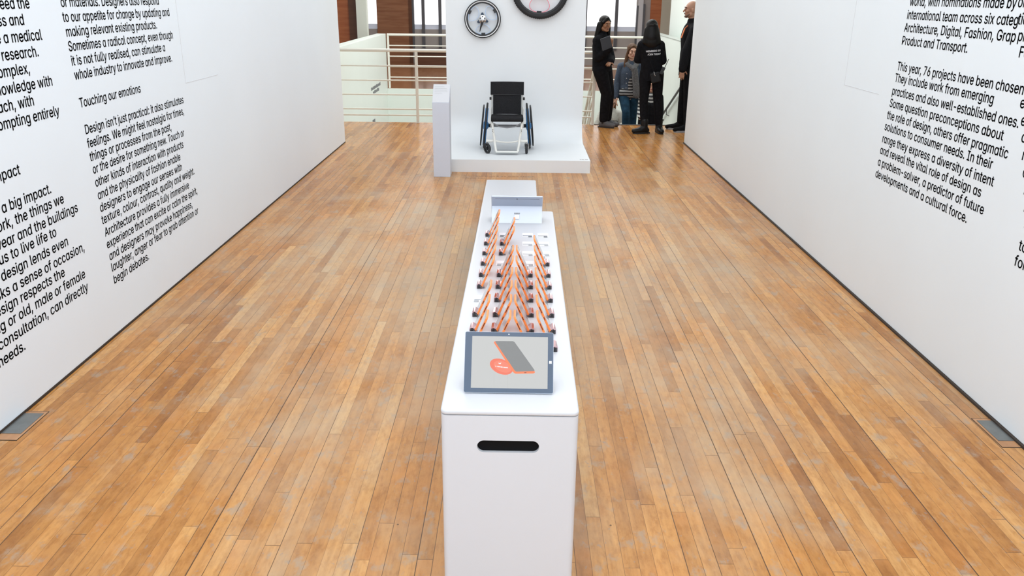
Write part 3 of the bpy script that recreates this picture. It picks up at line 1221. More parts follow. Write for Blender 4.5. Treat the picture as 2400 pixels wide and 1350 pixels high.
def dock_parts(s):
    # faceted mirrored clamp: x outward = s
    b = bm_new()
    w0, w1, d, h = -0.010, 0.0145, 0.058, 0.0225
    g = lambda x, y, z: (s * x, y, z)
    v = [b.verts.new(g(*p)) for p in ((w0, 0, 0), (w1, 0.003, 0), (w1, d, 0), (w0, d, 0),
                                      (w0, 0.004, h * 0.62), (w1, 0.004, h * 0.86), (w1 - 0.003, d, h * 0.9), (w0, d, h * 0.62),
                                      (0.004, 0.0, h), (0.002, d, h))]
    for q in ((0, 1, 5, 8, 4), (1, 2, 6, 5), (2, 3, 7, 9, 6), (3, 0, 4, 7), (4, 8, 9, 7), (8, 5, 6, 9), (0, 3, 2, 1)):
        b.faces.new([v[i] for i in q])
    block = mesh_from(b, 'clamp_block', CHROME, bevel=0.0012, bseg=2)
    b = bm_new()
    prism(b, [(w0 + 0.001, 0.001), (w1 - 0.001, 0.001), (w1 - 0.001, h * 0.70), (0.004, h * 0.80), (w0 + 0.001, h * 0.52)], lambda u, z, t: (s * u, t, z), -0.0008, 0.0035)
    front = mesh_from(b, 'clamp_front', mat('dark_grey_metal', (0.10, 0.09, 0.09), 0.25, metal=0.5))
    b = bm_new()
    prism(b, [(0.004, h * 0.90), (0.0095, h * 0.55), (0.0095, 0.002), (-0.004, 0.002)], lambda u, z, t: (s * u, t, z), -0.0012, 0.004)
    mouth = mesh_from(b, 'clamp_mouth', BLACK)
    b = bm_new()
    bx(b, s * -0.020, s * -0.009, 0.004, 0.012, 0, 0.006)
    foot = mesh_from(b, 'clamp_foot', MIDGREY)
    return block, front, mouth, foot


DKM = {-1: dock_parts(-1), 1: dock_parts(1)}


def slot_parts(s, m):
    b = bm_new()
    prism(b, [(-0.018 * s + u, v + 0.062) for u, v in rrect(0.058, 0.074, 0.004, 3)], lambda u, v, t: (u * 1.0 + 0.012 * s, v - 0.02, t), 0.0, 0.0007)
    plate = mesh_from(b, 'plate', mat('white_slot_plate', (0.80, 0.81, 0.84), 0.3))
    b = bm_new()
    bx(b, s * -0.033, s * 0.017, 0.022, 0.031, 0.0006, 0.0013)  # raised grey bar: shade of a cut groove put into its colour
    groove = mesh_from(b, 'groove', m)
    b = bm_new()
    bx(b, s * -0.003, s * 0.017, 0.0, 0.026, 0.0006, 0.0012)  # raised grey square, coloured like the shade inside an open recess
    well = mesh_from(b, 'well', m)
    return plate, groove, well


def add(name, meshes, names, label, cat, group, loc, rotz=0.0):
    t = thing(name, label, cat, loc, rotz, group)
    for me, nn in zip(meshes, names):
        o = bpy.data.objects.new(nn, me)
        COL.objects.link(o)
        o.parent = t
    return t


SLOTM = {}
PR = Matrix.Rotation(radians(-0.37), 3, 'Z')
for c in range(4):
    s = -1 if c < 2 else 1
    for r in range(10):
        x, y = COLX[c], ROWY[r]
        # column drift caused by the small turn of the plinth
        x += (y - 3.49) * 0.0063
        if PRES[c][r] == '1':
            add('phone', PHM[s], ('shell', 'screen', 'side_button', 'camera_lens'),
                'orange phone leaning %s, %s from the front tablet, %s' % ('right' if s < 0 else 'left', NTH[PRES[c][r:].count('1') - 1], COLN[c]),
                'phone', 'orange phones standing on the long plinth', (x, y, PZ))
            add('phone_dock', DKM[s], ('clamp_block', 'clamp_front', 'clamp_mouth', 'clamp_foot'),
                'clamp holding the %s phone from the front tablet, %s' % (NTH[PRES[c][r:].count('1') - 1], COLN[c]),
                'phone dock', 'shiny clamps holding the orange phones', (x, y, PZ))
        else:
            m = MIDGREY if r == 0 else PALEGREY
            if (s, m.name) not in SLOTM:
                SLOTM[(s, m.name)] = slot_parts(s, m)
            add('empty_slot', SLOTM[(s, m.name)], ('plate', 'groove', 'well'),
                'empty phone groove, %s place from the front tablet, %s' % (ORD[r], COLN[c]),
                'phone slot', 'empty phone places on the long plinth', (x, y, PZ))

# ------------------------------------------------------------------ white stand with back panel
b = bm_new()
YS0, YP = 9.60, 11.10
R = 0.34
prof = [(YS0, 0.0), (YS0, 0.15)]
for k in range(13):
    a = pi / 2 * k / 12
    prof.append((YP - R + R * sin(a), 0.15 + R - R * cos(a)))
prof += [(YP, 3.2), (YP + 0.10, 3.2), (YP + 0.10, 0.0)]
prism(b, prof, lambda u, v, t: (t, u, v), -0.955, 0.876)
tag(obj('display_stand', b, STANDW, smooth='auto'), 'white display stand with a low platform curving up to a back panel', 'stand')
b = bm_new()
for i, w in enumerate((0.012, 0.018, 0.01, 0.02, 0.014)):
    bx(b, 0.755 + i * 0.021, 0.755 + i * 0.021 + w, 9.66, 9.685, 0.1502, 0.1512)
tag(obj('caption', b, GREYINK), 'tiny grey caption near the front right corner of the stand platform', 'caption')

ls = thing('label_post', 'narrow white post with a slanted caption top, left of the wheelchair stand', 'post', (-0.872, 9.40, 0))
b = bm_new()
prism(b, [(-0.10, 0.0), (0.10, 0.0), (0.10, 1.035), (-0.10, 0.85)], lambda u, v, t: (t, u, v), -0.0965, 0.0965)
obj('body', b, LAQG, ls, bevel=0.003)
an = math.atan2(0.185, 0.2)
RX = Matrix.Rotation(an, 3, 'X')
b = bm_new()
box(b, RX @ Vector((0, 0, 0)) + Vector((0, 0, 0.9445)), (0.187, 0.262, 0.003), RX)
face = obj('caption_plate', b, LAQ, ls)
for i in range(5):
    b = bm_new()
    ln = (0.11, 0.14, 0.145, 0.15, 0.09)[i]
    box(b, RX @ Vector((-0.08 + ln / 2, 0.095 - 0.024 * i, 0.0022)) + Vector((0, 0, 0.9445)), (ln, 0.006, 0.0008), RX)
    obj('text_line', b, mat('pale_grey_print', (0.55, 0.55, 0.56), 0.6), face)


# ------------------------------------------------------------------ wheels hung on the back panel
def loop_pts(R0, R1, ang, wide, n=28, dy=0.0):
    """a springy loop between hub radius R0 and rim radius R1 at angle ang"""
    out = []
    cr = (R0 + R1) / 2
    for k in range(n):
        a = 2 * pi * k / n
        rad = cr + (R1 - R0) / 2 * cos(a)
        tan = wide * sin(a) * (1.0 + 0.25 * cos(a))
        out.append((rad * cos(ang) - tan * sin(ang), dy, rad * sin(ang) + tan * cos(ang)))
    return out


def flat_loop(bm, pts, wy, th):
    n = len(pts)
    P = [Vector(p) for p in pts]
    rows = []
    for i in range(n):
        d = (P[(i + 1) % n] - P[i - 1]).normalized()
        nn = d.cross(Vector((0, 1, 0))).normalized()
        rows.append([bm.verts.new(P[i] + nn * a * th + Vector((0, c * wy, 0))) for a, c in ((-1, -1), (1, -1), (1, 1), (-1, 1))])
    for i in range(n):
        a, c = rows[i], rows[(i + 1) % n]
        for k in range(4):
            bm.faces.new((a[k], a[(k + 1) % 4], c[(k + 1) % 4], c[k]))


w1 = thing('bicycle_wheel', 'small black wheel with pale blue spring loops hung left on the white panel', 'wheel', (-0.47, 11.055, 1.708))
w1.scale = (1, 1, 1)
WR = 0.236
b = bm_new()
torus(b, (0, 0, 0), WR - 0.012, 0.013, seg=80, rs=12)
obj('tyre', b, RUBBER, w1, smooth=True)
b = bm_new()
ring(b, (0, 0, 0), [(WR - 0.024, -0.011), (WR - 0.013, -0.015), (WR - 0.012, 0.012), (WR - 0.024, 0.011)])
obj('reflective_band', b, mat('white_reflective_band', (0.85, 0.85, 0.86), 0.4), w1, smooth='auto')
b = bm_new()
ring(b, (0, 0, 0), [(WR - 0.044, -0.012), (WR - 0.024, -0.013), (WR - 0.024, 0.012), (WR - 0.044, 0.012)])
obj('rim', b, BLACK, w1, smooth='auto')
for a in (270, 30, 150):
    ar = radians(a + 3)
    b = bm_new()
    flat_loop(b, loop_pts(0.062, WR - 0.048, ar, 0.092), 0.012, 0.0026)
    lo = obj('spring_loop', b, PALEBLUE, w1, smooth='auto')
    b = bm_new()
    q = Vector(((WR - 0.055) * cos(ar), -0.002, (WR - 0.055) * sin(ar)))
    box(b, q, (0.022, 0.03, 0.05), Matrix.Rotation(-ar, 3, 'Y'))
    obj('clamp', b, BLACK, lo, bevel=0.003)
NAVY = mat('navy_hub_bracket', (0.012, 0.035, 0.075), 0.4)
for a in (90, 210, 330):
    ar = radians(a + 3)
    b = bm_new()
    poly = []
    for r_, t_ in ((0.02, -0.03), (0.075, -0.012), (0.082, 0.0), (0.075, 0.012), (0.02, 0.03)):
        poly.append((r_ * cos(ar) - t_ * sin(ar), r_ * sin(ar) + t_ * cos(ar)))
    prism(b, poly, lambda u, v, t: (u, t, v), -0.012, 0.014)
    obj('hub_bracket', b, NAVY, w1, bevel=0.002)
b = bm_new()
ring(b, (0, 0, 0), [(0.004, -0.032), (0.036, -0.032), (0.050, -0.022), (0.050, 0.012), (0.004, 0.012)])
hub = obj('hub', b, STEEL, w1, smooth='auto')
for k in range(5):
    a = 2 * pi * k / 5 + 0.3
    b = bm_new()
    cyl(b, (0.031 * cos(a), -0.034, 0.031 * sin(a)), (0.031 * cos(a), -0.028, 0.031 * sin(a)), 0.0085, 14)
    obj('hub_hole', b, BLACK, hub)
b = bm_new()
tube(b, [(-0.004, -0.03, -0.045), (-0.022, -0.034, -0.10), (-0.036, -0.034, -0.155)], [0.016, 0.010, 0.005], 10)
obj('lever', b, BLACK, w1, smooth='auto')

w2 = thing('bicycle_wheel', 'large wheel with a fat black tyre and red loops at the top of the panel', 'wheel', (0.272, 11.045, 2.088))
WR2 = 0.372
b = bm_new()
torus(b, (0, 0, 0), WR2 - 0.032, 0.032, seg=96, rs=14)
ty = obj('tyre', b, mat('black_tyre_rubber', (0.012, 0.012, 0.013), 0.7), w2, smooth=True)
for k in range(84):
    a = 2 * pi * k / 84
    b = bm_new()
    box(b, Vector(((WR2 - 0.001) * cos(a), -0.008 if k % 2 else 0.008, (WR2 - 0.001) * sin(a))), (0.008, 0.026, 0.012), Matrix.Rotation(-a, 3, 'Y'))
    obj('tread_knob', b, RUBBER, ty)
b = bm_new()
ring(b, (0, 0, 0), [(WR2 - 0.078, -0.014), (WR2 - 0.058, -0.017), (WR2 - 0.058, 0.016), (WR2 - 0.078, 0.014)])
obj('rim', b, BLACK, w2, smooth='auto')
for a in (268, 28, 148):
    ar = radians(a)
    b = bm_new()
    flat_loop(b, loop_pts(0.085, WR2 - 0.082, ar, 0.125), 0.014, 0.0034)
    lo = obj('spring_loop', b, PINK, w2, smooth='auto')
    b = bm_new()
    q = Vector(((WR2 - 0.088) * cos(ar), -0.002, (WR2 - 0.088) * sin(ar)))
    box(b, q, (0.022, 0.034, 0.062), Matrix.Rotation(-ar, 3, 'Y'))
    obj('clamp', b, BLACK, lo, bevel=0.003)
b = bm_new()
ring(b, (0, 0, 0), [(0.006, -0.035), (0.045, -0.035), (0.075, -0.012), (0.075, 0.012), (0.006, 0.03)])
obj('hub', b, BLACK, w2, smooth='auto')

# ------------------------------------------------------------------ wheelchair
wc = thing('wheelchair', 'black and white wheelchair with blue sprung wheels on the white platform', 'wheelchair', (-0.127, 10.0, 0.1505), radians(1.0))
wc.scale = (0.965, 0.965, 0.955)
b = bm_new()
prism(b, [(-0.03, 0.415), (-0.045, 0.44), (-0.035, 0.465), (0.0, 0.478), (0.40, 0.452), (0.41, 0.40), (0.0, 0.412)], lambda u, v, t: (t, u, v), -0.205, 0.205)
obj('seat', b, CANVAS, wc, smooth='auto', bevel=0.012)


def curved_panel(bm, x0, x1, z0, z1, y, tz, bow=0.03, n=12, lean=0.0):
    f, k = [], []
    for i in range(n + 1):
        s = -1 + 2 * i / n
        x = (x0 + x1) / 2 + (x1 - x0) / 2 * s
        dy = bow * (1 - s * s)
        row = []
        for z in (z0, (z0 + z1) / 2, z1):
            yy = y + dy + lean * (z - z0)
            row.append((bm.verts.new((x, yy, z)), bm.verts.new((x, yy + tz, z))))
        f.append(row)
    for i in range(n):
        for j in range(2):
            a, b2, c, d = f[i][j], f[i + 1][j], f[i + 1][j + 1], f[i][j + 1]
            bm.faces.new((a[0], b2[0], c[0], d[0]))
            bm.faces.new((a[1], d[1], c[1], b2[1]))
        bm.faces.new((f[i][0][0], f[i][0][1], f[i + 1][0][1], f[i + 1][0][0]))
        bm.faces.new((f[i][2][0], f[i + 1][2][0], f[i + 1][2][1], f[i][2][1]))
    for i in (0, n):
        for j in range(2):
            bm.faces.new((f[i][j][0], f[i][j + 1][0], f[i][j + 1][1], f[i][j][1]))


b = bm_new()
curved_panel(b, -0.185, 0.185, 0.45, 0.74, 0.40, 0.018, 0.03, lean=0.18)
back = obj('backrest', b, CANVAS, wc, smooth='auto')
b = bm_new()
curved_panel(b, -0.218, 0.218, 0.70, 0.865, 0.430, 0.022, 0.032, lean=0.15)
obj('backrest_band', b, CANVAS, back, smooth='auto')
SEAMM = mat('grey_stitching', (0.10, 0.10, 0.105), 0.8)
b = bm_new()
curved_panel(b, -0.215, 0.215, 0.700, 0.703, 0.4285, 0.001, 0.032)
obj('stitching', b, SEAMM, back)
for s in (-1, 1):
    b = bm_new()
    tube(b, [(s * 0.198, 0.41, 0.28), (s * 0.20, 0.445, 0.55), (s * 0.200, 0.492, 0.80)], 0.0125, 10)
    obj('backrest_post', b, WCWHITE, wc, smooth='auto')
    b = bm_new()
    box(b, (s * 0.218, 0.42, 0.655), (0.026, 0.04, 0.034))
    obj('clamp', b, BLACK, wc, bevel=0.004)
    b = bm_new()
    tube(b, [(s * 0.196, 0.40, 0.385), (s * 0.196, 0.06, 0.405), (s * 0.188, 0.005, 0.385), (s * 0.178, -0.02, 0.30), (s * 0.160, -0.035, 0.20),
             (s * 0.155, -0.05, 0.14), (s * 0.138, -0.09, 0.045)], 0.0155, 12)
    fr = obj('side_frame', b, WCWHITE, wc, smooth='auto')
    for k, zz in enumerate((0.315, 0.295, 0.275, 0.255)):
        b = bm_new()
        xx = 0.178 - (0.30 - zz) * 0.18
        box(b, (s * (xx + 0.004 * (k % 2)), -0.036, zz), (0.007, 0.006, 0.011))
        obj('lettering_mark', b, BLACK, fr)
    b = bm_new()
    tube(b, [(s * 0.155, -0.015, 0.175), (s * 0.20, 0.0, 0.165), (s * 0.262, 0.01, 0.165)], [0.018, 0.019, 0.021], 12)
    obj('caster_arm', b, WCWHITE, wc, smooth='auto')
    b = bm_new()
    bx(b, s * 0.205, s * 0.212, 0.08, 0.40, 0.33, 0.56)
    obj('side_guard', b, WCWHITE, wc, bevel=0.003)
    # caster
    b = bm_new()
    yaw = radians(38 if s < 0 else 2)
    cz = Matrix.Rotation(yaw, 3, 'Z')
    cc = Vector((s * 0.252, 0.02, 0.0))
    tube(b, [cc + cz @ Vector((0.022, 0.0, 0.065)), cc + cz @ Vector((0.022, 0.012, 0.125)), cc + Vector((0, 0.0, 0.145)),
             cc + cz @ Vector((-0.022, 0.012, 0.125)), cc + cz @ Vector((-0.022, 0, 0.065))], 0.0065, 8)
    fork = obj('caster_fork', b, STEEL if s > 0 else BLACK, wc, smooth='auto')
    b = bm_new()
    ring(b, (0, 0, 0), [(0.042, -0.012), (0.058, -0.015), (0.064, -0.008), (0.064, 0.008), (0.058, 0.015), (0.042, 0.012)], axis='X', seg=36)
    cw = obj('caster_tyre', b, RUBBER, fork, smooth='auto', loc=cc + Vector((0, 0, 0.064)))
    cw.rotation_euler = (0, 0, yaw)
    b = bm_new()
    ring(b, (0, 0, 0), [(0.004, -0.012), (0.014, -0.012), (0.014, 0.012), (0.004, 0.012)], axis='X', seg=24)
    for k in range(5):
        a = 2 * pi * k / 5 + 0.4
        box(b, (0, 0.028 * cos(a), 0.028 * sin(a)), (0.012, 0.032, 0.011), Matrix.Rotation(a, 3, 'X'))
    sp = obj('caster_spokes', b, BLACK, fork, loc=cc + Vector((0, 0, 0.064)))
    sp.rotation_euler = (0, 0, yaw)
    # big rear wheel, cambered
    camb = radians(5.0) * s
    wy, wz = 0.42, 0.30
    cx = 0.282
    MW = Matrix.Translation((s * cx, wy, wz)) @ Matrix.Rotation(-camb, 4, 'Y')

    def put(name, bmx, m, par, smooth='auto'):
        bmesh.ops.transform(bmx, matrix=MW, verts=bmx.verts)
        return obj(name, bmx, m, par, smooth=smooth)
    b = bm_new()
    torus(b, (0, 0, 0), 0.288, 0.0125, axis='X', seg=72, rs=10)
    wh = put('rear_tyre', b, RUBBER, wc)
    b = bm_new()
    ring(b, (0, 0, 0), [(0.262, -0.009), (0.279, -0.011), (0.279, 0.011), (0.262, 0.009)], axis='X', seg=72)
    put('rim', b, BLACK, wh)
    b = bm_new()
    torus(b, (s * 0.045, 0, 0), 0.262, 0.0095, axis='X', seg=72, rs=10)
    put('hand_rim', b, BLACK, wh)
    for k in range(3):
        ang = radians(90 + 120 * k + 40)
        pts = [(0.0, p[0], p[2]) for p in loop_pts(0.055, 0.258, ang, 0.115)]
        bb = bm_new()
        P = [Vector(p) for p in pts]
        n = len(P)
        rows = []
        for i in range(n):
            d = (P[(i + 1) % n] - P[i - 1]).normalized()
            nn = d.cross(Vector((1, 0, 0))).normalized()
            rows.append([bb.verts.new(P[i] + nn * a * 0.003 + Vector((c * 0.02, 0, 0))) for a, c in ((-1, -1), (1, -1), (1, 1), (-1, 1))])
        for i in range(n):
            for q in range(4):
                bb.faces.new((rows[i][q], rows[i][(q + 1) % 4], rows[(i + 1) % n][(q + 1) % 4], rows[(i + 1) % n][q]))
        put('spring_loop', bb, BLUE, wh)
    b = bm_new()
    ring(b, (0, 0, 0), [(0.004, -0.03), (0.045, -0.03), (0.062, -0.01), (0.062, 0.015), (0.03, 0.04), (0.004, 0.04)], axis='X', seg=32)
    put('hub', b, BLUE, wh)
    b = bm_new()
    cyl(b, (s * 0.20, 0.40, 0.30), (s * 0.25, 0.42, 0.30), 0.024, 14)
    obj('axle_clamp', b, BLACK, wc, smooth='auto')
b = bm_new()
cyl(b, (-0.21, 0.40, 0.30), (0.21, 0.40, 0.30), 0.017, 14)
obj('axle_tube', b, GREYPLASTIC, wc, smooth='auto')
b = bm_new()
tube(b, [(-0.17, 0.02, 0.385), (-0.10, 0.03, 0.345), (0, 0.035, 0.332), (0.10, 0.03, 0.345), (0.17, 0.02, 0.385)], 0.008, 10)
obj('front_cross_tube', b, GREYPLASTIC, wc, smooth='auto')
b = bm_new()
tube(b, [(-0.158, -0.03, 0.175), (-0.08, -0.03, 0.158), (0, -0.03, 0.154), (0.08, -0.03, 0.158), (0.158, -0.03, 0.175)], 0.0105, 10)
obj('lower_cross_tube', b, WCWHITE, wc, smooth='auto')
b = bm_new()
cyl(b, (-0.142, -0.092, 0.043), (0.142, -0.092, 0.043), 0.013, 12)
fo = obj('footrest', b, WCWHITE, wc, smooth='auto')
b = bm_new()
bx(b, -0.13, 0.13, -0.085, 0.0, 0.046, 0.052)
obj('foot_plate', b, GREYPLASTIC, fo)
# ------------------------------------------------------------------ people
V = Vector


def flatten_m(c, d, k):
    """scale by k along unit direction d about point c"""
    d = d.normalized()
    m = Matrix.Identity(3)
    for i in range(3):
        for j in range(3):
            m[i][j] += (k - 1) * d[i] * d[j]
    return Matrix.Translation(c) @ m.to_4x4() @ Matrix.Translation(-c)


def p_cap(bm, p0, r0, p1, r1, flat=None):
    p0, p1 = V(p0), V(p1)
    n0 = len(bm.verts)
    for p, r in ((p0, r0), (p1, r1)):
        bmesh.ops.create_icosphere(bm, subdivisions=3 if r > 0.03 else 2, radius=r, matrix=Matrix.Translation(p))
    L = (p1 - p0).length
    if L > 1e-5:
        # tangent cone between the two spheres
        d = (p1 - p0) / L
        sa = max(-0.95, min(0.95, (r0 - r1) / L))
        ca = math.sqrt(1 - sa * sa)
        tube(bm, [p0 + d * r0 * sa, p1 + d * r1 * sa], [r0 * ca, r1 * ca], 24 if max(r0, r1) > 0.03 else 12)
    if flat:
        bm.verts.ensure_lookup_table()
        bmesh.ops.transform(bm, matrix=flatten_m((p0 + p1) / 2, V(flat[0]), flat[1]), verts=bm.verts[n0:])


def run_prims(bm, prims):
    for q in prims:
        if q[0] == 'c':
            p_cap(bm, *q[1:])
        else:
            ellipsoid(bm, V(q[1]), q[2], q[3] if len(q) > 3 else None)


def blob(name, prims, m, parent=None, voxel=0.007, smooth_it=5, label=None, hem=None):
    b = bm_new()
    run_prims(b, prims)
    me = bpy.data.meshes.new(name)
    bmesh.ops.recalc_face_normals(b, faces=b.faces)
    b.to_mesh(me)
    b.free()
    o = bpy.data.objects.new(name, me)
    COL.objects.link(o)
    r = o.modifiers.new('r', 'REMESH')
    r.mode = 'VOXEL'
    r.voxel_size = voxel
    s = o.modifiers.new('s', 'SMOOTH')
    s.factor = 0.5
    s.iterations = smooth_it
    nm = evaluated(o)
    o.modifiers.clear()
    o.data = nm
    bpy.data.meshes.remove(me)
    if hem:
        b = bm_new()
        b.from_mesh(nm)
        r_ = bmesh.ops.bisect_plane(b, geom=b.verts[:] + b.edges[:] + b.faces[:], plane_co=(0, 0, hem), plane_no=(0, 0, 1), clear_inner=True)
        ed = [e for e in r_['geom_cut'] if isinstance(e, bmesh.types.BMEdge)]
        bmesh.ops.triangle_fill(b, edges=ed, use_beauty=True)
        bmesh.ops.recalc_face_normals(b, faces=b.faces)
        b.to_mesh(nm)
        b.free()
    nm.name = name
    nm.materials.clear()
    nm.materials.append(m)
    nm.shade_smooth()
    if parent:
        o.parent = parent
    if label:
        o['label'] = label
    return o


def fdir(yaw):
    a = radians(yaw)
    return V((sin(a), -cos(a), 0))


def ldir(yaw):
    a = radians(yaw)
    return V((cos(a), sin(a), 0))


def head_rot(yaw, pitch=0, roll=0):
    return Matrix.Rotation(radians(yaw), 3, 'Z') @ Matrix.Rotation(radians(pitch), 3, 'X') @ Matrix.Rotation(radians(roll), 3, 'Y')


def head_prims(c, R, s=1.0):
    c = V(c)
    P = lambda x, y, z: c + R @ (V((x, y, z)) * s)
    E_ = lambda p, r: ('e', P(*p), tuple(v * s for v in r), R)
    C_ = lambda a, ra, b2, rb: ('c', P(*a), ra * s, P(*b2), rb * s)
    out = [E_((0, .012, .030), (.074, .093, .086)), E_((0, -.028, -.040), (.056, .056, .064)), E_((0, -.062, -.086), (.023, .020, .018)),
           C_((0, -.086, .014), .0085, (0, -.106, -.022), .0125), C_((-.034, -.079, .030), .012, (.034, -.079, .030), .012),
           C_((-.018, -.083, -.052), .0075, (.018, -.083, -.052), .0075)]
    for q in (-1, 1):
        out += [E_((q * .036, -.056, -.018), (.028, .028, .026)), E_((q * .077, .008, -.006), (.011, .021, .031)),
                C_((q * .047, -.01, -.055), .03, (q * .02, -.058, -.082), .018)]
    return out


def face_parts(body, c, R, s, lipm, browm):
    c = V(c)
    P = lambda x, y, z: c + R @ (V((x, y, z)) * s)
    for q in (-1, 1):
        b = bm_new()
        ellipsoid(b, P(q * .031, -.084, .008), (.0115 * s, .006 * s, .0048 * s), R, 14)
        e = obj('eye', b, mat('eye_white', (0.55, 0.53, 0.5), 0.3), body, smooth=True)
        b = bm_new()
        ellipsoid(b, P(q * .031, -.0895, .008), (.0055 * s, .0035 * s, .005 * s), R, 12)
        obj('iris', b, mat('dark_iris', (0.015, 0.008, 0.005), 0.2), e, smooth=True)
        b = bm_new()
        tube(b, [P(q * .016, -.090, .029), P(q * .033, -.091, .035), P(q * .049, -.080, .029)], .0036 * s, 8)
        obj('eyebrow', b, browm, body, smooth=True)
    b = bm_new()
    ellipsoid(b, P(0, -.0885, -.052), (.023 * s, .006 * s, .0085 * s), R, 14)
    obj('mouth', b, lipm, body, smooth=True)


def hand_prims(w, d, n, th=1, s=1.0, curl=0.3, spread=1.0):
    w, d, n = V(w), V(d).normalized(), V(n)
    n = (n - d * n.dot(d)).normalized()
    x = d.cross(n)
    R = Matrix((x, n, d)).transposed()
    out = [('e', w + d * 0.047 * s, (0.040 * s, 0.017 * s, 0.052 * s), R), ('c', w - d * 0.02, 0.026 * s, w + d * 0.02 * s, 0.026 * s, (n, 0.75))]
    for i, ln in enumerate((0.070, 0.078, 0.072, 0.056)):
        i2 = i if th > 0 else 3 - i
        bx_ = (1.5 - i2) * 0.0205 * spread
        p = w + d * (0.086 if i in (1, 2) else 0.080) * s + x * bx_ * s
        dd = (d + x * (1.5 - i2) * 0.04 * spread).normalized()
        a = curl * (0.8 + 0.15 * i)
        r0 = 0.0092
        for k, f in enumerate((0.45, 0.31, 0.24)):
            q = p + dd * ln * f * s
            out.append(('c', p, r0 * s, q, (r0 - 0.0008) * s))
            p = q
            r0 -= 0.0008
            dd = (dd * cos(a) + n * sin(a)).normalized()
    p = w + d * 0.028 * s + x * 0.034 * th * s
    dd = (d * 0.62 + x * 0.72 * th + n * 0.30).normalized()
    q = p + dd * 0.036 * s
    out.append(('c', p, 0.0125 * s, q, 0.0105 * s))
    dd = (dd + d * 0.35 + n * 0.25).normalized()
    out.append(('c', q, 0.0105 * s, q + dd * 0.030 * s, 0.0088 * s))
    return out


def torso_prims(J, yaw, t=0.0, w=1.0, low=True):
    f = fdir(yaw)
    l = ldir(yaw)
    pe, wa, ch, ne = [V(J[k]) for k in ('pelvis', 'waist', 'chest', 'neck')]
    fl = lambda k: (f, k)
    out = [('c', wa, (0.128 + t) * w, ch, (0.152 + t) * w, fl(0.72 + t)), ('c', ch, (0.152 + t) * w, ch + V((0, 0, 0.075)), (0.125 + t) * w, fl(0.72 + t)),
           ('c', V(J['shR']) - V((0, 0, .02)), 0.046 + t, V(J['shL']) - V((0, 0, .02)), 0.046 + t), ('c', ch + V((0, 0, 0.09)), 0.10 + t * 0.5, ne, 0.052 + t * 0.4)]
    for q in ('shR', 'shL'):
        out.append(('c', ne - V((0, 0, .045)), 0.050 + t, V(J[q]) - V((0, 0, .012)), 0.040 + t))
    if low:
        out += [('c', pe, (0.152 + t) * w, wa, (0.126 + t) * w, fl(0.76 + t))]
    return out


def arm_prims(J, side, t=0.0, upto='wr'):
    s, e, w = V(J['sh' + side]), V(J['el' + side]), V(J['wr' + side])
    return [('c', s - V((0, 0, .018)), 0.046 + t, e, 0.040 + t), ('c', e, 0.040 + t, w, (0.027 if t == 0 else 0.031) + t)]


def leg_prims(J, side, t=0.0, low=1.0):
    h, k, a = V(J['hip' + side]), V(J['kn' + side]), V(J['an' + side])
    a2 = k + (a - k) * low
    c = k + (a - k) * 0.32
    return [('c', h, 0.088 + t, k, 0.056 + t), ('c', k, 0.056 + t, c, 0.054 + t), ('c', c, 0.054 + t, a2, 0.040 + t if low > 0.9 else 0.045 + t)]


def foot_prims(J, side, d, t=0.0, ln=0.165):
    a = V(J['an' + side])
    d = V(d).normalized()
    g = V((a.x, a.y, a.z - 0.09))
    z = V((0, 0, 1))
    return [('c', a, 0.042 + t, g + z * 0.042 - d * 0.035, 0.036 + t), ('c', g + z * (0.036 + t) - d * 0.04, 0.034 + t, g + z * (0.034 + t) + d * ln * 0.55, 0.040 + t, (z, 0.85)),
            ('c', g + z * (0.033 + t) + d * ln * 0.55, 0.040 + t, g + z * (0.028 + t) + d * ln, 0.028 + t, (z, 0.85)), ('c', a, 0.042 + t, g + z * 0.045 + d * ln * 0.45, 0.036 + t)]


def build_person(label, loc, J, yaw, hyaw, hpitch, skin, feet, hands, hs=1.0, w=1.0, lip=None, brow=None, voxel=0.0065, faces=True, hroll=0):
    t = thing('person', label, 'person', loc)
    R = head_rot(hyaw, hpitch, hroll)
    hc = V(J['head'])
    pr = torso_prims(J, yaw, 0.0, w)
    pr += head_prims(hc, R, hs)
    pr.append(('c', V(J['neck']) - V((0, 0, 0.03)), 0.054, hc + R @ V((0, 0.018, -0.05)), 0.050))
    for sd in 'RL':
        pr += arm_prims(J, sd)
        pr += leg_prims(J, sd)
        pr += foot_prims(J, sd, feet[sd])
        if hands.get(sd):
            pr += hand_prims(J['wr' + sd], *hands[sd])
    body = blob('body', pr, skin, t, voxel=voxel, smooth_it=3)
    if faces:
        face_parts(body, hc, R, hs, lip or skin, brow or BLACKHAIR)
    return t, body, R, hc


def skin_mat(name, rgb):
    return mat(name, rgb, 0.5, noise=0.06, nscale=20)


BLACKHAIR = mat('black_hair', (0.006, 0.005, 0.005), 0.45, spec=0.22, noise=0.4, nscale=60)
BROWNHAIR = mat('light_brown_hair', (0.085, 0.040, 0.019), 0.55, spec=0.25, noise=0.35, nscale=50)
SKIN1 = skin_mat('brown_skin', (0.34, 0.155, 0.080))
SKIN2 = skin_mat('light_skin', (0.58, 0.33, 0.235))
SKIN3 = skin_mat('tan_skin', (0.44, 0.23, 0.145))
LIP1 = mat('dark_lips', (0.20, 0.05, 0.04), 0.4)
LIP2 = mat('pink_lips', (0.45, 0.14, 0.13), 0.4)

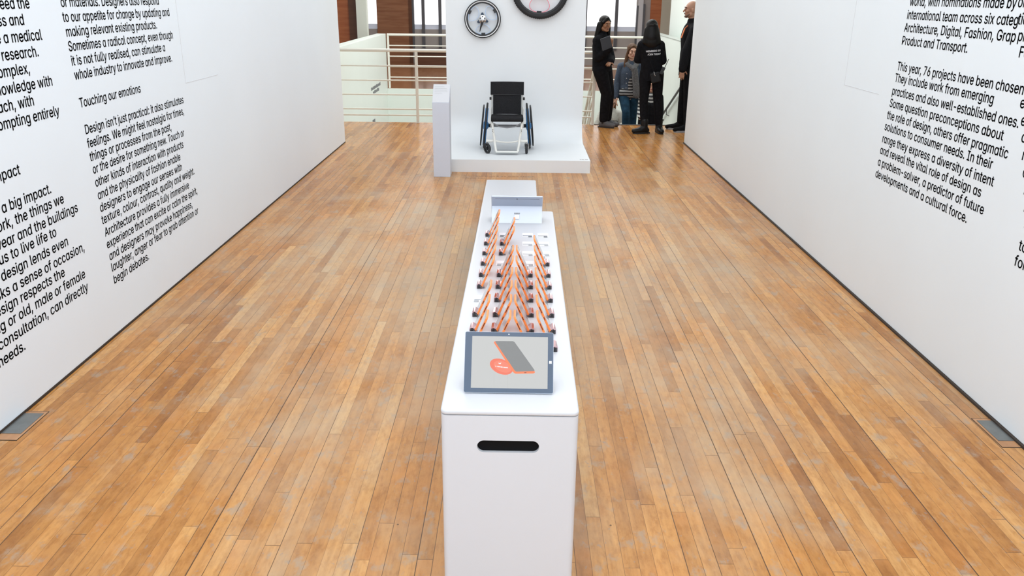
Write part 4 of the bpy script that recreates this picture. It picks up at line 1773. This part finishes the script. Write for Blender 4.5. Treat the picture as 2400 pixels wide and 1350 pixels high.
# ---- woman in black holding a tablet, near the edge of the stairs (faces right)
ya = 58
la, fa = ldir(ya), fdir(ya)
JA = dict(pelvis=(-.055, 0, .93), waist=(-.075, 0, 1.06), chest=(-.085, 0, 1.25), neck=(-.075, 0, 1.425), head=(-.045, -.015, 1.590))
for sd, q in (('R', -1), ('L', 1)):
    JA['sh' + sd] = tuple(V((-.085, 0, 1.365)) + la * .155 * q)
    JA['hip' + sd] = tuple(V((-.05, 0, .90)) + la * .085 * q)
JA.update(elR=(-.145, -.185, 1.10), wrR=(.010, -.255, 1.235), elL=(.085, .08, 1.075), wrL=(.055, -.125, 1.035),
          knR=(.020, -.075, .54), anR=(.0, -.05, .09), knL=(.075, .04, .54), anL=(.065, .075, .09))
tA, bA, RA, hA = build_person('woman in black holding a dark tablet to her chest at the top of the stairs', (1.395, 13.30, 0), JA, ya, 34, 8, SKIN1,
                              {'R': (0.86, -0.5, 0), 'L': (0.95, -0.3, 0)},
                              {'R': ((0.25, -0.05, 1.0), (-0.7, 0.9, 0.2), -1, 1.0, 0.25), 'L': ((-0.35, -0.8, -0.25), (0, 0.3, -1), 1, 1.0, 0.35)}, lip=LIP1)
P = lambda x, y, z: hA + RA @ V((x, y, z))
blob('hair', [('e', P(0, .022, .044), (.087, .097, .091), RA), ('e', P(0, .05, -.04), (.080, .070, .10), RA),
              ('c', P(-.066, .0, .045), .026, P(-.088, .02, -.10), .034), ('c', P(-.088, .02, -.10), .034, P(-.095, .03, -.19), .03),
              ('c', P(.060, -.005, .06), .028, P(.086, .0, -.07), .032), ('c', P(.086, .0, -.07), .032, P(.095, -.01, -.17), .026),
              ('c', P(0, .075, -.06), .07, P(-.01, .085, -.18), .06), ('c', P(-.085, .03, .0), .04, P(-.105, .035, -.18), .042), ('c', P(.085, .03, .0), .035, P(.10, .02, -.16), .036), ('c', P(-.012, -.052, .102), .020, P(-.070, -.035, .035), .020), ('c', P(.002, -.052, .102), .020, P(.068, -.035, .045), .018)], BLACKHAIR, tA)
pr = torso_prims(JA, ya, 0.030, 1.0) + [('c', V((-.082, 0, 1.26)), .170, V((-.062, 0, .90)), .180, (fa, .80)), ('c', V((-.062, 0, .90)), .180, V((-.06, 0, .80)), .180, (fa, .80)), ('c', V(JA['neck']) - V((0, 0, .02)), .07, V(JA['neck']) + V((0, 0, .025)), .066)]
for sd in 'RL':
    pr += arm_prims(JA, sd, 0.028)
blob('jacket', pr, BLACKCOTTON, tA, hem=.885)
pr = []
for sd in 'RL':
    pr += leg_prims(JA, sd, 0.030, 0.9)
pr.append(('c', JA['hipR'], .112, JA['hipL'], .112))
blob('trousers', pr, BLACKCOTTON, tA)
for sd, d in (('R', (0.86, -0.5, 0)), ('L', (0.95, -0.3, 0))):
    b_ = blob('boot', foot_prims(JA, sd, d, 0.012, 0.17) + [('c', V(JA['an' + sd]), .05, V(JA['an' + sd]) + V((0, 0, .07)), .052)], GREYSUEDE, tA, label='grey suede ankle boot')
    dd = V(d).normalized()
    a = V(JA['an' + sd])
    b = bm_new()
    side = V((dd.y, -dd.x, 0))
    for q in (-1, 1):
        box(b, a + side * q * .049 + dd * .005 + V((0, 0, .015)), (.03, .012, .085), Matrix.Rotation(math.atan2(dd.y, dd.x), 3, 'Z'))
    obj('elastic_panel', b, BLACK, b_)
    b = bm_new()
    prism(b, [tuple((a + dd * u + side * v).to_2d()) for u, v in ((-.085, -.036), (-.085, .036), (.06, .044), (.15, .036), (.185, .01), (.185, -.01), (.15, -.036), (.06, -.044))], lambda u, v, w_: (u, v, w_), 0.0, .016)
    obj('sole', b, BLACK, b_)

tb = thing('tablet', 'dark grey tablet held by the woman in black beside the stairs', 'tablet', (1.395 - .048, 13.30 - .35, 1.325))
ez = Euler((radians(12), radians(-20), radians(14)))
b = bm_new()
prism(b, rrect(.165, .19, .01), lambda u, v, w_: (u, w_, v), -.004, .004)
bmesh.ops.transform(b, matrix=ez.to_matrix().to_4x4(), verts=b.verts)
obj('cover', b, mat('slate_grey_cover', (0.045, 0.052, 0.066), 0.45), tb, bevel=.0015)
b = bm_new()
prism(b, rrect(.150, .175, .006), lambda u, v, w_: (u, w_, v), .0038, .0048)
bmesh.ops.transform(b, matrix=ez.to_matrix().to_4x4(), verts=b.verts)
obj('screen', b, BLACK, tb)

# ---- woman with long black hair, seen from behind
yb = 182
lb, fb = ldir(yb), fdir(yb)
JB = dict(pelvis=(.015, 0, .93), waist=(.0, 0, 1.06), chest=(-.02, 0, 1.24), neck=(-.03, 0, 1.41), head=(-.035, .0, 1.565),
          shR=(.115, 0, 1.335), shL=(-.165, 0, 1.335), elR=(.170, .03, 1.09), elL=(-.205, .06, 1.10), wrR=(.13, .20, 1.03), wrL=(-.12, .24, 1.08),
          hipR=(.10, 0, .90), hipL=(-.075, 0, .90), knR=(.135, .02, .47), knL=(-.085, -.01, .47), anR=(.185, .035, .09), anL=(-.06, -.06, .09))
ftB = {'R': (0.10, -1.0, 0), 'L': (-1.0, -0.28, 0)}
tB, bB, RB, hB = build_person('woman with long black hair seen from behind in a black top with white lettering', (2.03, 12.74, 0), JB, yb, 176, 0, SKIN3, ftB,
                              {'R': ((-.3, .8, .1), (-1, 0, 0), 1, 1.0, .4), 'L': ((.3, .8, .1), (1, 0, 0), -1, 1.0, .4)}, lip=LIP2)
P = lambda x, y, z: hB + RB @ V((x, y, z))
W_ = lambda x, y, z: V((x, y, z))
blob('hair', [('e', P(0, .022, .036), (.088, .100, .090), RB), ('c', W_(-.035, -.05, 1.56), .095, W_(-.035, -.075, 1.44), .108, ((0, 1, 0), .75)),
              ('c', W_(-.035, -.075, 1.44), .110, W_(-.03, -.090, 1.385), .115, ((0, 1, 0), .5)),
              ('c', W_(-.11, -.04, 1.54), .04, W_(-.135, -.07, 1.36), .035), ('c', W_(.035, -.04, 1.54), .04, W_(.075, -.07, 1.36), .035),
                            ('c', W_(.08, -.04, 1.36), .03, W_(.165, -.03, 1.22), .02), ('c', W_(.165, -.03, 1.22), .02, W_(.185, -.02, 1.12), .01)], BLACKHAIR, tB)
pr = torso_prims(JB, yb, 0.022, .95) + [('c', W_(-.02, 0, 1.24), .155, W_(.015, 0, .86), .168, (fb, .8)), ('c', W_(.015, 0, .86), .168, W_(.015, 0, .72), .170, (fb, .8)), ('c', V(JB['neck']) - V((0, 0, .02)), .068, V(JB['neck']) + V((0, 0, .02)), .064)]
for sd in 'RL':
    pr += arm_prims(JB, sd, 0.022)
jb = blob('jacket', pr, BLACKCOTTON, tB, hem=.80)
pr = [('c', JB['hipR'], .098, JB['hipL'], .098)]
for sd in 'RL':
    pr += leg_prims(JB, sd, 0.010, 0.9)
blob('trousers', pr, BLACKCOTTON, tB)
for sd in 'RL':
    a = V(JB['an' + sd])
    b_ = blob('boot', foot_prims(JB, sd, ftB[sd], 0.014, 0.165) + [('c', a, .053, a + V((0, 0, .10)), .056)], LEATHER, tB, label='black leather ankle boot')
    dd = V(ftB[sd]).normalized()
    side = V((dd.y, -dd.x, 0))
    b = bm_new()
    prism(b, [tuple((a + dd * u + side * v).to_2d()) for u, v in ((-.085, -.038), (-.085, .038), (.06, .046), (.15, .038), (.185, .01), (.185, -.01), (.15, -.038), (.06, -.046))], lambda u, v, w_: (u, v, w_), 0.0, .024)
    obj('sole', b, RUBBER, b_)
# lettering wrapped on the back of the top
bmj = bm_new()
bmj.from_mesh(jb.data)
tree = BVHTree.FromBMesh(bmj)
for body_, zc, xc, rot_ in (('MEMBERS GO', 1.226, -.002, 5), ('JOIN TODAY', 1.180, .012, 3)):
    me = text_mesh(body_, .048, 0.0, alpha=False, align='CENTER')
    bb = bm_new()
    for dx, dy in ((0, 0), (.0013, 0), (-.0013, 0), (0, .0013), (0, -.0013)):
        m2 = me.copy()
        m2.transform(Matrix.Translation((dx, dy, 0)))
        bb.from_mesh(m2)
        bpy.data.meshes.remove(m2)
    bmesh.ops.subdivide_edges(bb, edges=[e for e in bb.edges if e.calc_length() > .012], cuts=2)
    bmesh.ops.triangulate(bb, faces=bb.faces)
    Mx = Matrix.Rotation(radians(rot_), 4, 'Y').inverted()
    for v in bb.verts:
        q = Mx @ V((v.co.x, 0, v.co.y)) + V((xc, 0, zc))
        hit = tree.ray_cast(V((q.x, -1.0, q.z)), V((0, 1, 0)))
        v.co = V((q.x, (hit[0].y if hit[0] else -.14) - .004, q.z))
    me2 = bpy.data.meshes.new('lettering')
    bb.to_mesh(me2)
    bb.free()
    me2.materials.append(mat('white_print_cloth', (0.75, 0.76, 0.78), 0.7))
    o = bpy.data.objects.new('lettering', me2)
    COL.objects.link(o)
    o.parent = jb
bmj.free()
# bag and radio at her hip
bg_ = thing('shoulder_bag', 'small black shoulder bag hanging at the right hip of the long haired woman', 'bag', (2.085, 12.515, .79))
b = bm_new()
bx(b, -.075, .065, -.03, .03, 0.0, .15)
bmesh.ops.transform(b, matrix=Matrix.Rotation(radians(-14), 4, 'Y'), verts=b.verts)
obj('pouch', b, LEATHER, bg_, bevel=.014)
b = bm_new()
tube(b, [(-.03, 0, .13), (-.10, .02, .28), (-.19, .05, .45), (-.27, .10, .56)], .006, 8)
obj('strap', b, BLACKCOTTON, bg_, smooth='auto')
b = bm_new()
tube(b, [(-.055, -.034, .16), (-.04, -.036, .115), (-.03, -.036, .10)], .006, 8)
obj('clip', b, STEEL, bg_, smooth='auto')
wt = thing('walkie_talkie', 'black walkie talkie with a raised aerial at the hip of the long haired woman', 'walkie talkie', (2.155, 12.60, .905))
R10 = Matrix.Rotation(radians(22), 4, 'Y')
b = bm_new()
bx(b, -.026, .026, -.017, .017, 0, .11)
bmesh.ops.transform(b, matrix=R10, verts=b.verts)
obj('case', b, BLACK, wt, bevel=.005)
b = bm_new()
cyl(b, (.014, 0, .10), (.014, 0, .245), .006, 10, .0045)
bmesh.ops.transform(b, matrix=R10, verts=b.verts)
obj('aerial', b, BLACK, wt, smooth='auto')

# ---- bald man in a black jacket, partly hidden by the right wall (faces left)
ym = -88
lm, fm = ldir(ym), fdir(ym)
JM = dict(pelvis=(.03, 0, 1.03), waist=(.02, 0, 1.19), chest=(.015, 0, 1.42), neck=(.02, 0, 1.62), head=(-.005, 0, 1.820),
          shR=(.03, .20, 1.555), shL=(.03, -.20, 1.555), elR=(.05, .25, 1.24), elL=(-.075, -.25, 1.25), wrR=(.04, .22, .98), wrL=(-.115, -.235, .975),
          hipR=(.03, .09, 1.0), hipL=(.03, -.09, 1.0), knR=(.0, .10, .55), knL=(.035, -.10, .55), anR=(-.01, .13, .09), anL=(.055, -.12, .09))
ftM = {'R': (-1, .12, 0), 'L': (-1, -.22, 0)}
tM, bM, RM_, hM = build_person('bald bearded man in a black jacket, half hidden behind the right wall', (2.622, 12.98, 0), JM, ym, -90, -2, SKIN3, ftM,
                               {'R': ((-.15, 0, -1), (0, -1, 0), -1, 1.06, .3), 'L': ((-.05, 0, -1), (0, 1, 0), 1, 1.06, .35)}, hs=1.1, w=1.08, lip=LIP1)
P = lambda x, y, z: hM + RM_ @ (V((x, y, z)) * 1.1)
blob('beard', [('e', P(0, -.058, -.084), (.034, .030, .024), RM_), ('c', P(-.055, -.02, -.055), .020, P(-.02, -.072, -.088), .016), ('c', P(.055, -.02, -.055), .020, P(.02, -.072, -.088), .016),
               ('c', P(-.02, -.072, -.088), .017, P(.02, -.072, -.088), .017), ('c', P(-.022, -.090, -.043), .0055, P(.022, -.090, -.043), .0055)],
     mat('short_dark_beard', (0.13, 0.075, 0.05), 0.7), tM, voxel=.005, smooth_it=3)
pr = torso_prims(JM, ym, 0.030, 1.08) + [('c', W_(.035, 0, .93), .195, V(JM['waist']), .18, (fm, .80)), ('c', W_(.035, 0, .93), .195, W_(.035, 0, .78), .195, (fm, .80)), ('c', V(JM['neck']) - V((0, 0, .02)), .078, V(JM['neck']) + V((0, 0, .03)), .074)]
for sd in 'RL':
    pr += arm_prims(JM, sd, 0.030)
blob('jacket', pr, FABRIC, tM, hem=.855)
pr = [('c', JM['hipR'], .11, JM['hipL'], .11)]
for sd in 'RL':
    pr += leg_prims(JM, sd, 0.018, 0.92)
blob('trousers', pr, BLACKCOTTON, tM)
for sd in 'RL':
    a = V(JM['an' + sd])
    b_ = blob('shoe', foot_prims(JM, sd, ftM[sd], 0.012, 0.20), BLACKCOTTON, tM, label='black trainer with a grey sole')
    dd = V(ftM[sd]).normalized()
    side = V((dd.y, -dd.x, 0))
    b = bm_new()
    prism(b, [tuple((a + dd * u + side * v).to_2d()) for u, v in ((-.09, -.04), (-.09, .04), (.07, .05), (.18, .04), (.222, .012), (.222, -.012), (.18, -.04), (.07, -.05))], lambda u, v, w_: (u, v, w_), 0.0, .028)
    obj('sole', b, GREYPLASTIC, b_)
b = bm_new()
tube(b, [(-.06, -.10, 1.60), (-.11, -.10, 1.55)], .006, 8)
la_ = obj('lanyard', b, mat('orange_lanyard', (0.70, 0.16, 0.03), 0.6), tM, smooth='auto')
b = bm_new()
box(b, (-.128, -.115, 1.485), (.012, .05, .14), Matrix.Rotation(radians(17), 3, 'Y'))
obj('badge', b, mat('orange_badge', (0.75, 0.19, 0.04), 0.5), la_, bevel=.003)

# ---- woman in a denim jacket climbing the stairs
DENIM = mat('grey_blue_denim', (0.055, 0.074, 0.108), 0.85, spec=0.2, noise=0.25, nscale=70)
JEANS = mat('blue_jeans', (0.010, 0.038, 0.070), 0.85, spec=0.2, noise=0.35, nscale=14)
SCARF = mat('grey_wool_scarf', (0.115, 0.115, 0.12), 0.95, noise=0.3, nscale=45)
yd = 6
JD = dict(pelvis=(-.02, 0, .95), waist=(-.015, 0, 1.09), chest=(-.005, -.015, 1.28), neck=(0, -.02, 1.46), head=(.005, -.045, 1.635),
          shR=(-.165, 0, 1.405), shL=(.165, 0, 1.405), elR=(-.215, .015, 1.125), elL=(.215, .015, 1.13), wrR=(-.228, -.045, .885), wrL=(.20, -.06, .90),
          hipR=(-.095, 0, .93), hipL=(.07, 0, .93), knR=(-.065, -.22, .64), knL=(.09, .03, .50), anR=(-.06, -.20, .26), anL=(.09, .03, .09))
ftD = {'R': (0, -1, 0), 'L': (.1, -1, 0)}
tD, bD, RD, hD = build_person('woman in a denim jacket and grey scarf coming up the stairs', (1.925, 14.3, -.51), JD, yd, 8, 6, SKIN2, ftD,
                              {'R': ((.05, -.2, -1), (.9, .1, 0), 1, 1.0, .4), 'L': ((0, -.2, -1), (-.9, .1, 0), -1, 1.0, .35)}, hs=1.03, lip=LIP2,
                              brow=mat('brown_brow', (0.10, 0.05, 0.03), 0.6))
P = lambda x, y, z: hD + RD @ V((x, y, z))
blob('hair', [('e', P(0, .022, .046), (.088, .098, .091), RD), ('e', P(0, .05, -.05), (.082, .068, .10), RD),
              ('c', P(-.060, -.02, .075), .022, P(-.085, .0, -.06), .026), ('c', P(-.085, .0, -.06), .028, P(-.105, -.02, -.20), .034), ('c', P(-.105, -.02, -.20), .034, P(-.11, -.045, -.32), .026),
              ('c', P(.060, -.02, .075), .022, P(.085, .0, -.06), .026), ('c', P(.085, .0, -.06), .028, P(.10, -.01, -.20), .03),
              ('c', P(-.005, -.054, .102), .018, P(-.068, -.035, .04), .018), ('c', P(.008, -.054, .102), .018, P(.068, -.035, .04), .018)], BROWNHAIR, tD)
pr = torso_prims(JD, yd, 0.020, low=False) + [('c', W_(-.02, 0, 1.01), .15, W_(-.012, 0, 1.10), .148, (fdir(yd), .8))]
for sd in 'RL':
    pr += arm_prims(JD, sd, 0.018)
jd = blob('jacket', pr, DENIM, tD)
STR = stripe_mat('black_white_striped_cloth', (0.012, 0.012, 0.014), (0.30, 0.30, 0.30), 6.5)
blob('top', [('c', W_(-.005, -.075, .93), .062, W_(0, -.085, 1.36), .062, ((0, 1, 0), .85)), ('c', W_(-.02, 0, .955), .152, W_(-.02, 0, 1.03), .146, (fdir(yd), .8)), ('c', W_(-.10, -.05, .95), .09, W_(.08, -.05, .95), .09)], STR, tD)
blob('scarf', [('c', W_(-.075, -.035, 1.465), .045, W_(.075, -.035, 1.465), .045), ('c', W_(-.075, -.035, 1.465), .045, W_(0, .055, 1.48), .045), ('c', W_(.075, -.035, 1.465), .045, W_(0, .055, 1.48), .045),
               ('c', W_(-.08, -.07, 1.43), .04, W_(.03, -.12, 1.36), .045), ('c', W_(.085, -.07, 1.43), .042, W_(.03, -.12, 1.36), .05),
               ('c', W_(.05, -.135, 1.34), .055, W_(.085, -.155, 1.10), .058, ((0, 1, 0), .45)), ('c', W_(.085, -.155, 1.10), .058, W_(.105, -.155, .93), .062, ((0, 1, 0), .4))], SCARF, tD)
pr = [('c', JD['hipR'], .105, JD['hipL'], .105)]
for sd in 'RL':
    pr += leg_prims(JD, sd, 0.012, 0.95)
blob('jeans', pr, JEANS, tD)
for sd in 'RL':
    blob('shoe', foot_prims(JD, sd, ftD[sd], .011, .165), LEATHER, tD)
for zz in (1.28, 1.20, 1.12, 1.04):
    b = bm_new()
    ellipsoid(b, V((-.075, -.128, zz)), (.008, .006, .008), None, 10)
    obj('button', b, STEEL, jd, smooth=True)

# ---- two people further down the stairs


def far_person(label, loc, yaw, skin, hairm, topm, legm, sc, hyaw, hpitch, armsR, armsL, handsR, handsL, longhair, w=1.0, coat=None):
    K = lambda x, y, z: (x * sc, y * sc, z * sc)
    J = dict(pelvis=K(0, 0, .95), waist=K(0, 0, 1.07), chest=K(0, -.01, 1.26), neck=K(0, -.02, 1.43), head=K(.0, -.05, 1.59),
             hipR=K(-.09, 0, .92), hipL=K(.09, 0, .92), knR=K(-.09, -.06, .50), knL=K(.09, .0, .50), anR=(-.09 * sc, .0, .09), anL=(.09 * sc, .03, .09),
             shR=K(-.17, 0, 1.38), shL=K(.17, 0, 1.38), elR=K(*armsR[0]), wrR=K(*armsR[1]), elL=K(*armsL[0]), wrL=K(*armsL[1]))
    ft = {'R': (0, -1, 0), 'L': (0, -1, 0)}
    t, bd, R_, hc = build_person(label, loc, J, yaw, hyaw, hpitch, skin, ft, {'R': handsR, 'L': handsL}, lip=LIP2, voxel=.009, w=w)
    P = lambda x, y, z: hc + R_ @ V((x, y, z))
    hp = [('e', P(0, .030, .045), (.088, .094, .088), R_), ('e', P(0, .05, -.02), (.080, .066, .08), R_)]
    if longhair:
        for q in (-1, 1):
            hp += [('c', P(q * .06, -.02, .07), .022, P(q * .085, .0, -.06), .028), ('c', P(q * .085, .0, -.06), .028, P(q * .095, -.02, -.2), .03)]
    blob('hair', hp, hairm, t, voxel=.009)
    pr = torso_prims(J, yaw, .022, w)
    for sd in 'RL':
        pr += arm_prims(J, sd, .022)
    blob('top', pr, topm, t, voxel=.009)
    if coat:
        pr = []
        for q, sd in ((-1, 'R'), (1, 'L')):
            pr += [('c', K(q * .115, .01, 1.36), .075, K(q * .125, .01, .86), .085), ('c', K(q * .06, .06, 1.34), .075, K(q * .06, .07, .86), .085)]
            pr.append(('c', K(q * .055, -.085, 1.20), .085, K(q * .06, -.07, .86), .10))
            if q > 0:
                pr += arm_prims(J, sd, .03)
        blob('jacket', pr, coat, t, voxel=.009)
    pr = [('c', J['hipR'], .10, J['hipL'], .10)]
    for sd in 'RL':
        pr += leg_prims(J, sd, .014, .95)
    blob('trousers', pr, legm, t, voxel=.009)
    for sd in 'RL':
        blob('shoe', foot_prims(J, sd, ft[sd], .011, .165), LEATHER, t, voxel=.009)
    return t


PALEKNIT = mat('pale_grey_knit', (0.50, 0.49, 0.45), 0.9, noise=0.15, nscale=30)
far_person('person in a pale grey top lower on the stairs, behind the tablet holder', (1.765, 15.62, -1.36), 10, SKIN2, mat('tan_hair', (0.20, 0.09, 0.035), 0.5, noise=.3, nscale=40), PALEKNIT,
           mat('dark_trousers', (0.02, 0.02, 0.025), 0.9), .93, 14, 20, ((-.27, .0, 1.12), (-.16, -.2, 1.02)), ((.27, .0, 1.12), (.17, -.22, 1.10)),
           ((.5, -.8, .1), (0, .2, -1), 1, 1.0, .4), ((-.4, -.8, .1), (0, .2, -1), -1, 1.0, .4), True)
bag2 = thing('handbag', 'black bag held by the person in a pale top on the stairs', 'bag', (1.80, 15.18, -.44))
b = bm_new()
bx(b, -.11, .11, -.05, .05, 0, .20)
obj('pouch', b, LEATHER, bag2, bevel=.02)
b = bm_new()
tube(b, [(-.07, 0, .19), (-.05, 0, .27), (.05, 0, .27), (.07, 0, .19)], .008, 8)
obj('strap', b, LEATHER, bag2, smooth='auto')
PLAID = stripe_mat('striped_shirt_cloth', (0.03, 0.03, 0.035), (0.46, 0.46, 0.44), 5.0)
far_person('person in a striped shirt lower on the stairs, behind the long haired woman', (2.43, 15.12, -1.02), -4, SKIN2, BROWNHAIR, PLAID, JEANS, .95, -4, 4,
           ((-.20, .0, 1.13), (-.19, -.16, 1.0)), ((.20, .0, 1.12), (.18, -.1, .92)), ((.2, -.8, .1), (0, .2, -1), 1, 1.0, .4), ((0, -.2, -1), (-.9, 0, 0), -1, 1.0, .3), True, .86, BLACKCOTTON)
